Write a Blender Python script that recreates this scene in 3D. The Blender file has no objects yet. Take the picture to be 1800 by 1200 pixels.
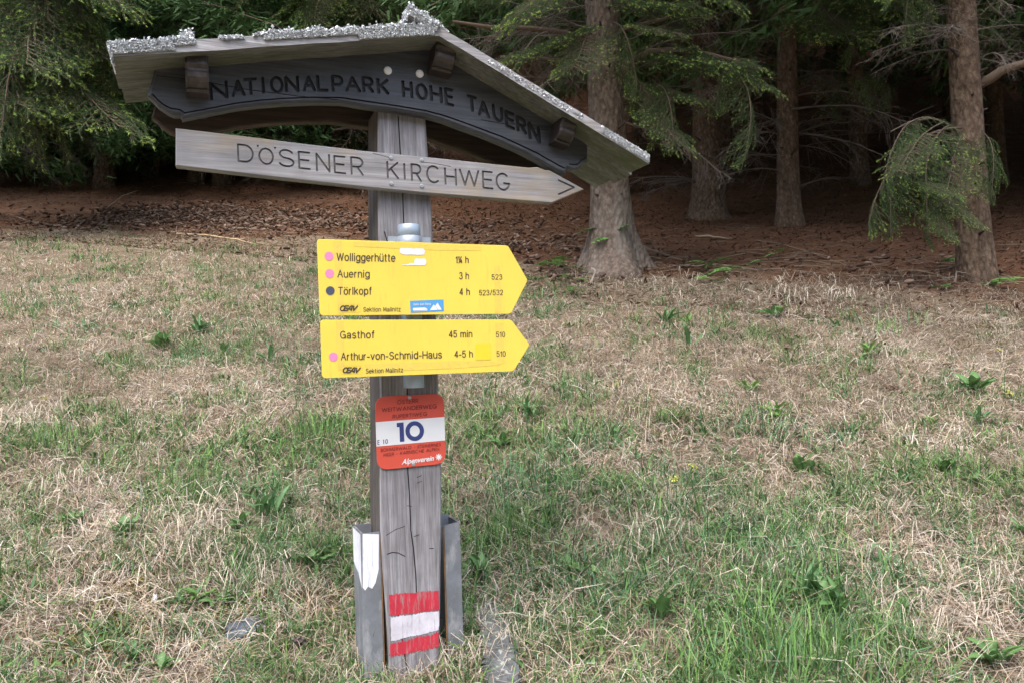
import bpy, math, random
import numpy as np
from mathutils import Vector, Matrix
from mathutils.geometry import delaunay_2d_cdt

R = math.radians
random.seed(7)
RNG = np.random.default_rng(11)
SC = bpy.context.scene
COL = SC.collection

# ------------------------------------------------------------------ camera
F_PX = 1360.0
ROLL, PITCH = R(2.0), R(1.8)
CAM = np.array([0.0, 0.0, 1.42])
cd = bpy.data.cameras.new('camera')
cd.sensor_width = 36.0
cd.lens = F_PX / 1800.0 * 36.0
cd.clip_start, cd.clip_end = 0.05, 400.0
cam = bpy.data.objects.new('camera', cd)
COL.objects.link(cam)
cam.matrix_world = (Matrix.Translation(CAM) @ Matrix.Rotation(R(90) + PITCH, 4, 'X')
                    @ Matrix.Rotation(-ROLL, 4, 'Z'))
SC.camera = cam

# ------------------------------------------------------------------ sky, sun, exposure
SUN_EL, SUN_AZ = R(62), R(200)          # azimuth clockwise from +Y: high behind the camera, veiled by cloud
w = bpy.data.worlds.new('World')
SC.world = w
w.use_nodes = True
nt = w.node_tree
nt.nodes.clear()
sky = nt.nodes.new('ShaderNodeTexSky')
sky.sky_type = 'NISHITA'
sky.sun_disc = False
sky.sun_elevation = SUN_EL
sky.sun_rotation = SUN_AZ
sky.dust_density = 4.0
sky.ozone_density = 0.6
hs = nt.nodes.new('ShaderNodeHueSaturation')
hs.inputs['Saturation'].default_value = 1.0
bg = nt.nodes.new('ShaderNodeBackground')
bg.inputs['Strength'].default_value = 0.15
wo = nt.nodes.new('ShaderNodeOutputWorld')
nt.links.new(sky.outputs[0], hs.inputs['Color'])
nt.links.new(hs.outputs[0], bg.inputs['Color'])
nt.links.new(bg.outputs[0], wo.inputs['Surface'])

sl = bpy.data.lights.new('sun', 'SUN')
sl.energy = 0.65
sl.angle = R(50)
sl.color = (1.0, 0.99, 0.98)
so = bpy.data.objects.new('sun', sl)
COL.objects.link(so)
sd = Vector((math.sin(SUN_AZ) * math.cos(SUN_EL), math.cos(SUN_AZ) * math.cos(SUN_EL), math.sin(SUN_EL)))
so.rotation_euler = (-sd).to_track_quat('-Z', 'Y').to_euler()
so.location = (0, -3, 8)

SC.view_settings.view_transform = 'Standard'
SC.view_settings.look = 'None'
SC.view_settings.exposure = 1.78
SC.view_settings.gamma = 1.0
SC.render.engine = 'CYCLES'
SC.cycles.use_denoising = True
SC.cycles.max_bounces = 4
SC.cycles.diffuse_bounces = 2
SC.cycles.use_adaptive_sampling = True
SC.cycles.adaptive_threshold = 0.02
SC.cycles.glossy_bounces = 2
SC.cycles.transmission_bounces = 2
SC.cycles.transparent_max_bounces = 4


# ------------------------------------------------------------------ pixel helpers
def ray(x, y):
    a, b = (x - 900) / F_PX, -(y - 600) / F_PX
    X = a * math.cos(ROLL) + b * math.sin(ROLL)
    Z = -a * math.sin(ROLL) + b * math.cos(ROLL)
    c, s = math.cos(PITCH), math.sin(PITCH)
    return np.array([X, c - Z * s, s + Z * c])


def at(x, y, Y):
    """the point at forward distance Y that the photo shows at pixel x, y"""
    d = ray(x, y)
    return CAM + d * (Y / d[1])


def softplus(t):
    return np.log1p(np.exp(-np.abs(t))) + np.maximum(t, 0)


def H(x, y):
    x = np.asarray(x, float)
    y = np.asarray(y, float)
    z = 0.317 * y + 0.045 * softplus((-x - 1.5) * 1.5) / 1.5 + 0.26 * softplus((y - 14.0) / 1.5) * 1.5
    z = z + 1.0 * softplus((-y - 28.0) / 4.0) * 4.0          # unseen slope added behind the camera to cut low sky light
    z = z + 0.022 * np.sin(1.7 * x + .6 * y) * np.sin(1.3 * y - .4 * x + 1.0)
    z = z + 0.010 * np.sin(4.1 * x + 1.3 + y) * np.sin(3.7 * y - .7 * x)
    return z


def ground(x, y):
    """where the view ray through pixel x, y meets the ground"""
    d = ray(x, y)
    t = 0.5
    last = 0.5
    while t < 60:
        p = CAM + d * t
        if p[2] < H(p[0], p[1]):
            lo, hi = last, t
            for _ in range(24):
                m = .5 * (lo + hi)
                p = CAM + d * m
                if p[2] < H(p[0], p[1]):
                    hi = m
                else:
                    lo = m
            p = CAM + d * hi
            return np.array([p[0], p[1], float(H(p[0], p[1]))])
        last = t
        t *= 1.02
    p = CAM + d * 40
    return np.array([p[0], p[1], float(H(p[0], p[1]))])


def vnoise(x, y, seed=0):
    """value noise 0..1"""
    x = np.asarray(x, float)
    y = np.asarray(y, float)
    xi, yi = np.floor(x).astype(np.int64), np.floor(y).astype(np.int64)
    fx, fy = x - xi, y - yi
    fx, fy = fx * fx * (3 - 2 * fx), fy * fy * (3 - 2 * fy)

    def h(a, b):
        v = np.sin(a * 127.1 + b * 311.7 + seed * 74.7) * 43758.5453
        return v - np.floor(v)
    return ((h(xi, yi) * (1 - fx) + h(xi + 1, yi) * fx) * (1 - fy)
            + (h(xi, yi + 1) * (1 - fx) + h(xi + 1, yi + 1) * fx) * fy)


def fbm(x, y, seed=0):
    return (vnoise(x, y, seed) * .55 + vnoise(x * 2.1, y * 2.1, seed + 1) * .28 + vnoise(x * 4.3, y * 4.3, seed + 2) * .17)


# forest edge: the meadow ends where needle litter begins (photo pixels on the ground)
EDGE = sorted([tuple(ground(x, y)[:2]) for x, y in
               [(-300, 415), (20, 408), (200, 405), (450, 420), (650, 440), (950, 487), (1150, 492), (1400, 512), (1620, 520), (1800, 535), (2100, 560)]])
EX = np.array([e[0] for e in EDGE])
EY = np.array([e[1] for e in EDGE])


def edge(x):
    return np.interp(x, EX, EY)


# ------------------------------------------------------------------ object helpers
def tag(o, label=None, cat=None, group=None, kind=None):
    if label:
        o['label'] = label
    if cat:
        o['category'] = cat
    if group:
        o['group'] = group
    if kind:
        o['kind'] = kind
    return o


def thing(name, label, cat, loc=(0, 0, 0), rotz=0.0, group=None):
    o = bpy.data.objects.new(name, None)
    o.empty_display_size = 0.1
    COL.objects.link(o)
    o.location = loc
    o.rotation_euler = (0, 0, rotz)
    return tag(o, label, cat, group)


def link(name, me, parent=None, label=None):
    o = bpy.data.objects.new(name, me)
    COL.objects.link(o)
    if parent is not None:
        o.parent = parent
    if label:
        o['label'] = label
    return o


def mesh(name, verts, faces, mats, midx=None, smooth=False):
    me = bpy.data.meshes.new(name)
    me.from_pydata([tuple(map(float, v)) for v in verts], [], [tuple(map(int, f)) for f in faces])
    if not isinstance(mats, (list, tuple)):
        mats = [mats]
    for m in mats:
        me.materials.append(m)
    if midx is not None:
        me.polygons.foreach_set('material_index', np.array(midx, np.int32))
    if smooth:
        me.polygons.foreach_set('use_smooth', np.ones(len(me.polygons), bool))
    me.update()
    return me


def npmesh(name, V, loops, sizes, mat, col=None, smooth=False):
    """a big mesh straight from numpy arrays; col = per-vertex rgb"""
    me = bpy.data.meshes.new(name)
    V = np.ascontiguousarray(V, np.float32)
    loops = np.ascontiguousarray(loops, np.int32)
    sizes = np.ascontiguousarray(sizes, np.int32)
    me.vertices.add(len(V))
    me.vertices.foreach_set('co', V.ravel())
    me.loops.add(len(loops))
    me.loops.foreach_set('vertex_index', loops)
    me.polygons.add(len(sizes))
    st = np.zeros(len(sizes), np.int32)
    st[1:] = np.cumsum(sizes)[:-1]
    me.polygons.foreach_set('loop_start', st)
    me.polygons.foreach_set('loop_total', sizes)
    if smooth:
        me.polygons.foreach_set('use_smooth', np.ones(len(sizes), bool))
    if col is not None:
        a = me.color_attributes.new('Col', 'FLOAT_COLOR', 'POINT')
        c = np.ones((len(V), 4), np.float32)
        c[:, :3] = col
        a.data.foreach_set('color', c.ravel())
    me.materials.append(mat)
    me.update(calc_edges=True)
    return me


class Soup:
    """collects triangles and quads in numpy blocks"""
    def __init__(s):
        s.V, s.L, s.S, s.C, s.n = [], [], [], [], 0

    def add(s, V, F, col):
        V = np.asarray(V, float).reshape(-1, 3)
        F = np.asarray(F)
        s.V.append(V)
        s.L.append((F + s.n).ravel())
        s.S.append(np.full(len(F), F.shape[1]))
        c = np.asarray(col, float)
        if c.ndim == 1:
            c = np.tile(c, (len(V), 1))
        s.C.append(c)
        s.n += len(V)

    def tube(s, P, r, col, k=3):
        P = np.asarray(P, float)
        n = len(P)
        r = np.broadcast_to(np.asarray(r, float), (n,))
        T = np.gradient(P, axis=0)
        T /= np.linalg.norm(T, axis=1)[:, None] + 1e-9
        up = np.where(np.abs(T[:, 2:3]) > .9, np.array([[1., 0, 0]]), np.array([[0., 0, 1]]))
        A = np.cross(T, up)
        A /= np.linalg.norm(A, axis=1)[:, None] + 1e-9
        B = np.cross(T, A)
        ang = np.arange(k) * 2 * math.pi / k
        V = P[:, None, :] + r[:, None, None] * (A[:, None, :] * np.cos(ang)[None, :, None] + B[:, None, :] * np.sin(ang)[None, :, None])
        i = np.arange(n - 1)[:, None] * k
        j = np.arange(k)[None, :]
        j2 = (j + 1) % k
        Fq = np.stack([i + j, i + j2, i + k + j2, i + k + j], -1).reshape(-1, 4)
        s.add(V.reshape(-1, 3), Fq, col)

    def mesh(s, name, mat, smooth=False):
        return npmesh(name, np.concatenate(s.V), np.concatenate(s.L), np.concatenate(s.S), mat, np.concatenate(s.C), smooth)


# ------------------------------------------------------------------ materials
def newmat(name):
    m = bpy.data.materials.new(name)
    m.use_nodes = True
    t = m.node_tree
    b = t.nodes['Principled BSDF']
    return m, t, b


def ramp(t, fac, stops):
    r = t.nodes.new('ShaderNodeValToRGB')
    e = r.color_ramp.elements
    while len(e) < len(stops):
        e.new(.5)
    for i, (p, c) in enumerate(stops):
        e[i].position = p
        e[i].color = (*c, 1) if len(c) == 3 else c
    t.links.new(fac, r.inputs['Fac'])
    return r.outputs['Color']


def texco(t, scale, kind='Object'):
    tc = t.nodes.new('ShaderNodeTexCoord')
    mp = t.nodes.new('ShaderNodeMapping')
    mp.inputs['Scale'].default_value = scale
    t.links.new(tc.outputs[kind], mp.inputs['Vector'])
    return mp.outputs['Vector']


def noise(t, vec, scale, detail=4, rough=.6, dist=0.0):
    n = t.nodes.new('ShaderNodeTexNoise')
    n.inputs['Scale'].default_value = scale
    n.inputs['Detail'].default_value = detail
    n.inputs['Roughness'].default_value = rough
    n.inputs['Distortion'].default_value = dist
    t.links.new(vec, n.inputs['Vector'])
    return n.outputs['Fac']


def mix(t, fac, a, b, mode='MIX'):
    m = t.nodes.new('ShaderNodeMix')
    m.data_type = 'RGBA'
    m.blend_type = mode
    for s, v in ((0, fac), (6, a), (7, b)):
        if isinstance(v, (int, float)):
            m.inputs[s].default_value = v
        elif isinstance(v, tuple):
            m.inputs[s].default_value = (*v, 1)
        else:
            t.links.new(v, m.inputs[s])
    return m.outputs[2]


def bump(t, b, fac, strength, dist):
    n = t.nodes.new('ShaderNodeBump')
    n.inputs['Strength'].default_value = strength
    n.inputs['Distance'].default_value = dist
    t.links.new(fac, n.inputs['Height'])
    t.links.new(n.outputs[0], b.inputs['Normal'])


def wood(name, axis, dark, mid, light, rough=.8, streak=38.0, patch=None, bstr=.55, spec=.25):
    """weathered wood, grain along the local axis; patch = (colour, low, high) of a second tone in blotches"""
    m, t, b = newmat(name)
    sc = [1.0, 1.0, 1.0]
    sc['xyz'.index(axis)] = 0.045
    v = texco(t, tuple(sc))
    g = noise(t, v, streak, 6, .7, .6)
    g2 = noise(t, v, streak * 4.5, 3, .6, .2)
    c = ramp(t, g, [(.28, dark), (.5, mid), (.72, light)])
    c = mix(t, .35, c, ramp(t, g2, [(.35, dark), (.65, light)]))
    big = noise(t, texco(t, (1, 1, 1)), 7.0, 4, .6)
    c = mix(t, ramp(t, big, [(.35, (0, 0, 0)), (.7, (1, 1, 1))]), c, mix(t, .5, c, dark), 'MIX')
    if patch:
        sc2 = [1.0, 1.0, 1.0]
        sc2['xyz'.index(axis)] = 0.3
        pn = noise(t, texco(t, tuple(sc2)), patch[3] if len(patch) > 3 else 9.0, 5, .65)
        c = mix(t, ramp(t, pn, [(patch[1], (0, 0, 0)), (patch[2], (1, 1, 1))]), c, patch[0])
    t.links.new(c, b.inputs['Base Color'])
    b.inputs['Roughness'].default_value = rough
    b.inputs['Specular IOR Level'].default_value = spec
    bump(t, b, g2, bstr, .0025)
    return m


def paint(name, col, rough=.5, var=.12, scale=25, spec=.4, metal=0.0, dirt=None):
    m, t, b = newmat(name)
    v = texco(t, (1, 1, 1))
    n = noise(t, v, scale, 5, .65)
    lo = tuple(x * (1 - var) for x in col)
    hi = tuple(min(1, x * (1 + var)) for x in col)
    c = ramp(t, n, [(.3, lo), (.7, hi)])
    if dirt:
        d = noise(t, texco(t, dirt[3] if len(dirt) > 3 else (1, 1, 1)), scale * 1.7, 6, .7)
        c = mix(t, ramp(t, d, [(dirt[1], (0, 0, 0)), (dirt[2], (1, 1, 1))]), c, dirt[0])
    t.links.new(c, b.inputs['Base Color'])
    b.inputs['Roughness'].default_value = rough
    b.inputs['Specular IOR Level'].default_value = spec
    b.inputs['Metallic'].default_value = metal
    return m


def vcol(name, rough=.75, trans=0.0, spec=.2, var=.25, nscale=60):
    m, t, b = newmat(name)
    a = t.nodes.new('ShaderNodeAttribute')
    a.attribute_name = 'Col'
    b.inputs['Roughness'].default_value = rough
    b.inputs['Specular IOR Level'].default_value = spec
    t.links.new(a.outputs['Color'], b.inputs['Base Color'])
    if trans:
        tr = t.nodes.new('ShaderNodeBsdfTranslucent')
        t.links.new(a.outputs['Color'], tr.inputs['Color'])
        ms = t.nodes.new('ShaderNodeMixShader')
        ms.inputs[0].default_value = trans
        t.links.new(b.outputs[0], ms.inputs[1])
        t.links.new(tr.outputs[0], ms.inputs[2])
        t.links.new(ms.outputs[0], t.nodes['Material Output'].inputs['Surface'])
    return m


M = {}
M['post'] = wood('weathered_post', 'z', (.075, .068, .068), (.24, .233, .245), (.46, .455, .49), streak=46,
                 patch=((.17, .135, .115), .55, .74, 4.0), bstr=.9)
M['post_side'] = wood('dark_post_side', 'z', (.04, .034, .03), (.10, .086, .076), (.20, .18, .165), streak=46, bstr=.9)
M['groove'] = paint('groove_dirt', (.03, .027, .026), .9, .3)
M['board'] = wood('dark_stained_board', 'x', (.024, .026, .032), (.054, .059, .072), (.105, .112, .132), .55, 30,
                  patch=((.19, .195, .21), .54, .80, 4.5), bstr=.3, spec=.45)
M['board_groove'] = paint('board_groove', (.030, .032, .039), .8, .3, 60)  # groove grime, with shading of the cuts put into the colour
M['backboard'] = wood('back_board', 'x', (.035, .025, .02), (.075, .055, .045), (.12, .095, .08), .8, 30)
M['arrow'] = wood('grey_arrow_board', 'x', (.15, .148, .152), (.31, .305, .31), (.47, .465, .475), .75, 30,
                  patch=((.36, .275, .165), .50, .70, 8.0), bstr=.5)
M['engrave'] = paint('engraved_letter', (.12, .115, .12), .85, .3, 60)
M['plank'] = wood('roof_plank', 'x', (.052, .054, .047), (.165, .172, .158), (.31, .315, .30), .85, 30,
                  patch=((.095, .11, .055), .48, .70, 6.0), bstr=.9)
M['plank_top'] = wood('roof_plank_edge', 'x', (.12, .115, .118), (.33, .33, .345), (.58, .58, .60), .85, 34, patch=((.22, .20, .18), .52, .7, 10.0), bstr=1.0)
M['purlin'] = wood('purlin_end', 'y', (.016, .012, .011), (.036, .027, .025), (.085, .07, .066), .45, 26, bstr=.25, spec=.5)
M['lichen'] = vcol('lichen', .95)
M['yellow'] = paint('sign_yellow', (.74, .57, .085), .42, .05, 9, .4, dirt=((.62, .465, .09), .54, .80, (6, 6, .8)))
M['yellow_edge'] = paint('sign_yellow_edge', (.50, .36, .04), .5)
M['tape'] = paint('tape_residue', (.685, .52, .092), .55, .06, 60, .3, dirt=((.50, .40, .16), .56, .78))
M['patch'] = paint('yellow_patch', (.80, .57, .035), .4, .03)
M['ink'] = paint('ink', (.055, .040, .030), .6, .1)
M['pink'] = paint('pink_dot', (.68, .23, .43), .5, .04)
M['slate_dot'] = paint('slate_dot', (.06, .075, .12), .5, .1)
M['white_st'] = paint('sticker_white', (.68, .70, .73), .6, .06, 60, dirt=((.4, .4, .4), .7, .85))
M['blue_st'] = paint('sticker_blue', (.085, .31, .60), .45, .05)
M['plate_red'] = paint('plate_red', (.58, .085, .055), .40, .05, 14, .4)
M['plate_white'] = paint('plate_white', (.68, .69, .70), .4, .03)
M['plate_navy'] = paint('plate_navy', (.035, .05, .17), .45, .08)
M['plate_ink'] = paint('plate_ink', (.16, .022, .02), .5, .15)
M['white_ink'] = paint('white_ink', (.72, .71, .72), .5, .03)
M['blaze_red'] = paint('blaze_red', (.46, .028, .05), .7, .18, 30, .3, dirt=((.30, .20, .20), .52, .66, (2, 2, .25)))
M['blaze_white'] = paint('blaze_white', (.56, .54, .60), .7, .22, 22, .3, dirt=((.30, .28, .31), .54, .64, (2, 2, .25)))
M['white_brush'] = paint('brushed_white_paint', (.72, .74, .80), .6, .10, 16, .35, dirt=((.36, .38, .44), .54, .70, (5, 5, .35)))
M['galv'] = paint('galvanised_steel', (.36, .40, .44), .5, .14, 14, .5, .55, dirt=((.50, .52, .55), .6, .75))
M['pipe'] = paint('galvanised_pipe', (.33, .40, .47), .45, .08, 20, .5, .35)
M['steel'] = paint('zinc_channel', (.20, .215, .24), .55, .25, 12, .45, .3, dirt=((.40, .41, .43), .52, .70, (1, 1, .4)))
M['rust'] = paint('rusty_edge', (.20, .11, .05), .85, .3, 40)
M['screw'] = paint('screw_steel', (.42, .43, .45), .4, .1, 60, .5, .7)
M['bolt_white'] = paint('white_bolt_cap', (.84, .86, .90), .5, .04)
M['slate'] = paint('slate_stone', (.14, .16, .18), .75, .4, 22, .35, dirt=((.30, .32, .33), .58, .76))
M['stone_old'] = paint('lichened_stone', (.17, .175, .16), .85, .35, 14, .3, dirt=((.42, .43, .38), .58, .70))
def rock(name, a, b_, spot):
    m, t, b = newmat(name)
    v = texco(t, (1, 1, 1))
    n1 = noise(t, v, 22, 8, .7)
    n2 = noise(t, v, 70, 4, .6)
    n3 = noise(t, v, 40, 2, .5, .5)
    c = ramp(t, n1, [(.32, a), (.68, b_)])
    c = mix(t, ramp(t, n3, [(.60, (0, 0, 0)), (.66, (1, 1, 1))]), c, spot)
    c = mix(t, .4, c, ramp(t, n2, [(.3, (.5, .5, .5)), (.7, (1.4, 1.4, 1.4))]), 'MULTIPLY')
    t.links.new(c, b.inputs['Base Color'])
    b.inputs['Roughness'].default_value = .85
    bump(t, b, mix(t, .5, n1, n2), 1.0, .012)
    return m


M['stone'] = rock('lichened_stone', (.05, .056, .056), (.155, .165, .165), (.32, .335, .30))
M['slate'] = rock('slate_stone', (.045, .056, .068), (.13, .15, .17), (.20, .22, .24))
M['grass'] = vcol('grass_blade', .7, .22)
M['leaf'] = vcol('herb_leaf', .5, .25, .35)
M['needle'] = vcol('spruce_needle', .6, .15, .25)
M['twig'] = vcol('twig_bark', .85)
M['litter'] = vcol('forest_litter', .9)

# bark
def bark(name, a, b_, c_, grey=None):
    m, t, b = newmat(name)
    v = texco(t, (1, 1, .55))
    vo = t.nodes.new('ShaderNodeTexVoronoi')
    vo.feature = 'F1'
    vo.inputs['Scale'].default_value = 26
    t.links.new(mix(t, .12, v, v), vo.inputs['Vector'])
    n1 = noise(t, v, 14, 6, .7, .8)
    n2 = noise(t, texco(t, (1, 1, .25)), 3.0, 4, .6)
    c = ramp(t, n1, [(.3, a), (.52, b_), (.72, c_)])
    c = mix(t, .35, c, ramp(t, vo.outputs['Distance'], [(.05, c_), (.6, a)]))
    n3 = noise(t, v, 55, 5, .7)
    c = mix(t, .55, c, ramp(t, n3, [(.3, (.35, .33, .32)), (.7, (1.55, 1.5, 1.45))]), 'MULTIPLY')
    if grey:
        c = mix(t, ramp(t, n2, [(.48, (0, 0, 0)), (.72, (1, 1, 1))]), c, grey)
    t.links.new(c, b.inputs['Base Color'])
    b.inputs['Roughness'].default_value = .9
    b.inputs['Specular IOR Level'].default_value = .15
    bm_ = mix(t, .5, n1, vo.outputs['Distance'])
    bump(t, b, bm_, 1.0, .045)
    return m


M['bark'] = bark('spruce_bark', (.07, .048, .033), (.145, .104, .075), (.25, .19, .14))
M['bark_grey'] = bark('spruce_bark_grey', (.085, .065, .052), (.18, .142, .115), (.30, .255, .215), (.20, .18, .155))


def ground_mat():
    m, t, b = newmat('ground_soil')
    a = t.nodes.new('ShaderNodeAttribute')
    a.attribute_name = 'Col'
    v = texco(t, (1, 1, 1))
    n1 = noise(t, v, 30, 8, .75)
    n2 = noise(t, v, 5, 5, .6)
    c = mix(t, .75, a.outputs['Color'], ramp(t, n1, [(.25, (.35, .33, .3)), (.75, (1.5, 1.45, 1.4))]), 'MULTIPLY')
    c = mix(t, .6, c, ramp(t, n2, [(.3, (.6, .55, .5)), (.7, (1.3, 1.3, 1.3))]), 'MULTIPLY')
    t.links.new(c, b.inputs['Base Color'])
    b.inputs['Roughness'].default_value = .95
    b.inputs['Specular IOR Level'].default_value = .1
    bump(t, b, n1, 1.0, .03)
    return m


M['ground'] = ground_mat()

# ------------------------------------------------------------------ ground
gx = np.concatenate([np.linspace(-150, -12, 36)[:-1], np.linspace(-12, 9, 190), np.linspace(9, 150, 36)[1:]])
gy = np.concatenate([np.linspace(-150, -1, 50)[:-1], np.linspace(-1, 14, 210), np.linspace(14, 120, 50)[1:]])
GX, GY = np.meshgrid(gx, gy)
GZ = H(GX, GY) + np.where((np.abs(GX) < 13) & (GY < 15), (fbm(GX * 3, GY * 3, 4) - .5) * .03, 0)
nxg, nyg = len(gx), len(gy)
ii, jj = np.meshgrid(np.arange(nxg - 1), np.arange(nyg - 1))
i0 = (jj * nxg + ii).ravel()
quads = np.stack([i0, i0 + 1, i0 + nxg + 1, i0 + nxg], 1)
d_edge = GY - edge(GX) + (fbm(GX * 1.4, GY * 1.4, 9) - .5) * 2.6
f = np.clip(d_edge / .9 + .5, 0, 1)[..., None]
thatch = np.array([.235, .195, .145])
soil = np.array([.150, .083, .052]) * (.75 + .5 * fbm(GX * .8, GY * .8, 21))[..., None]
gc = thatch * (1 - f) + soil * f
for bx_, by_, br_, bs_ in ((90, 372, 1.5, .55), (230, 352, 1.3, .5), (20, 350, 1.2, .5), (560, 350, .8, .5)):      # bare reddish earth
    pb_ = ground(bx_, by_)
    bk_ = np.clip(1.25 * np.exp(-(((GX - pb_[0]) / br_) ** 2 + ((GY - pb_[1]) / bs_) ** 2)), 0, .9)[..., None]
    gc = gc * (1 - bk_) + np.array([.235, .14, .095]) * bk_
fv_ = np.clip((-GY - 24) / 12, 0, 1)[..., None]      # dark green for the added light-cutting slope behind the camera
gc = gc * (1 - fv_) + np.array([.035, .055, .025]) * fv_
me = npmesh('ground', np.stack([GX, GY, GZ], -1).reshape(-1, 3), quads.ravel(), np.full(len(quads), 4), M['ground'], gc.reshape(-1, 3), True)
tag(link('ground', me), kind='structure')

# ------------------------------------------------------------------ signpost frame
TH = R(22)
U = np.array([math.cos(TH), math.sin(TH), 0.0])
N = np.array([math.sin(TH), -math.cos(TH), 0.0])
d_ = ray(720, 700)
P0 = CAM + d_ * 2.0 / d_[1]
P0[2] = 0.0


def uz(x, y, off):
    d = ray(x, y)
    p0 = P0 + N * off
    p = CAM + d * (np.dot(p0 - CAM, N) / np.dot(d, N))
    return float(np.dot(p - P0, U)), float(p[2])


def sign_thing(name, label, cat, zb):
    o = thing(name, label, cat, (P0[0], P0[1], zb), TH)
    o['zb'] = zb
    return o


def inset(poly, b):
    n = len(poly)
    A = sum(poly[i][0] * poly[(i + 1) % n][1] - poly[(i + 1) % n][0] * poly[i][1] for i in range(n))
    sgn = 1 if A > 0 else -1
    out = []
    for i in range(n):
        p, q, r = np.array(poly[i - 1]), np.array(poly[i]), np.array(poly[(i + 1) % n])
        e1, e2 = q - p, r - q
        e1 /= np.linalg.norm(e1) + 1e-12
        e2 /= np.linalg.norm(e2) + 1e-12
        n1, n2 = np.array([-e1[1], e1[0]]) * sgn, np.array([-e2[1], e2[0]]) * sgn
        k = n1 + n2
        k /= max(np.dot(k, n1), .35) if np.linalg.norm(k) > 1e-6 else 1
        out.append(tuple(q + k * b * (1 if np.linalg.norm(k) < 3 else .5)))
    return out


def area(poly):
    n = len(poly)
    return .5 * sum(poly[i][0] * poly[(i + 1) % n][1] - poly[(i + 1) % n][0] * poly[i][1] for i in range(n))


def ccw(poly):
    return list(poly) if area(poly) > 0 else list(poly)[::-1]


def cdt(polys):
    vs, fs = [], []
    for p in polys:
        fs.append(list(range(len(vs), len(vs) + len(p))))
        vs += [Vector((a, b)) for a, b in p]
    r = delaunay_2d_cdt(vs, [], fs, 1, 1e-6)
    return r[0], r[2], r[5]


def carved(name, outline, off, thick, bevel, cuts, mats, zb):
    """board with its front at off in front of the post face; cuts = [(polygon, depth)] sunk into the front.
    slots: 0 wood, 1 groove"""
    outline = ccw(outline)
    ins = inset(outline, bevel)
    vs, fs, of = cdt([ins] + [ccw(c[0]) for c in cuts])
    V, Fc, mi = [], [], []
    front = {}
    sunk = {}

    def fv(i, d):
        key = (i, round(d, 5))
        if key not in front:
            front[key] = len(V)
            V.append((vs[i][0], -off + d, vs[i][1] - zb))
        return front[key]
    depth = []
    for face, o in zip(fs, of):
        if 0 not in o:
            depth.append(None)
            continue
        k = [x for x in o if x > 0]
        depth.append(max([cuts[x - 1][1] for x in k]) if k else 0.0)
    em = {}
    for fi, face in enumerate(fs):
        if depth[fi] is None:
            continue
        d = depth[fi]
        idx = [fv(i, d) for i in face]
        p = [vs[i] for i in face]
        if area([(q[0], q[1]) for q in p]) < 0:
            idx = idx[::-1]
        Fc.append(idx)
        mi.append(1 if d > 0 else 0)
        for a in range(len(face)):
            e = (face[a], face[(a + 1) % len(face)])
            em.setdefault(tuple(sorted(e)), []).append((fi, e))
    for e, fl in em.items():
        if len(fl) == 2 and abs(depth[fl[0][0]] - depth[fl[1][0]]) > 1e-6:
            a, b = e
            d1, d2 = depth[fl[0][0]], depth[fl[1][0]]
            Fc.append([fv(a, d1), fv(b, d1), fv(b, d2), fv(a, d2)])
            mi.append(1)
    n = len(outline)
    b0 = len(V)
    for p in ins:
        V.append((p[0], -off, p[1] - zb))
    for p in outline:
        V.append((p[0], -off + bevel, p[1] - zb))
    for p in outline:
        V.append((p[0], -off + thick, p[1] - zb))
    for i in range(n):
        j = (i + 1) % n
        Fc.append([b0 + j, b0 + i, b0 + n + i, b0 + n + j])
        mi.append(0)
        Fc.append([b0 + n + j, b0 + n + i, b0 + 2 * n + i, b0 + 2 * n + j])
        mi.append(0)
    Fc.append([b0 + 2 * n + i for i in range(n)][::-1])
    mi.append(0)
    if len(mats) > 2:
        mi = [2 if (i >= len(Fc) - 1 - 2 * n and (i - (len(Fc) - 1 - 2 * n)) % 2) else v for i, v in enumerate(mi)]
    return mesh(name, V, Fc, mats, mi)


def flat(name, polys, off, mat, zb):
    """flat print: the union of polygons (u, z) as one sheet at off"""
    vs, fs, of = cdt([ccw(p) for p in polys])
    F2 = []
    for f_, o_ in zip(fs, of):
        if not o_:
            continue          # the eye of a letter
        F2.append(f_ if area([(vs[i][0], vs[i][1]) for i in f_]) > 0 else f_[::-1])
    return mesh(name, [(v[0], -off, v[1] - zb) for v in vs], F2, mat)


def ell(cx, cy, rx, ry, a0=0, a1=360, n=16):
    return [(cx + rx * math.cos(R(a0 + (a1 - a0) * i / n)), cy + ry * math.sin(R(a0 + (a1 - a0) * i / n))) for i in range(n + 1)]


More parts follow.
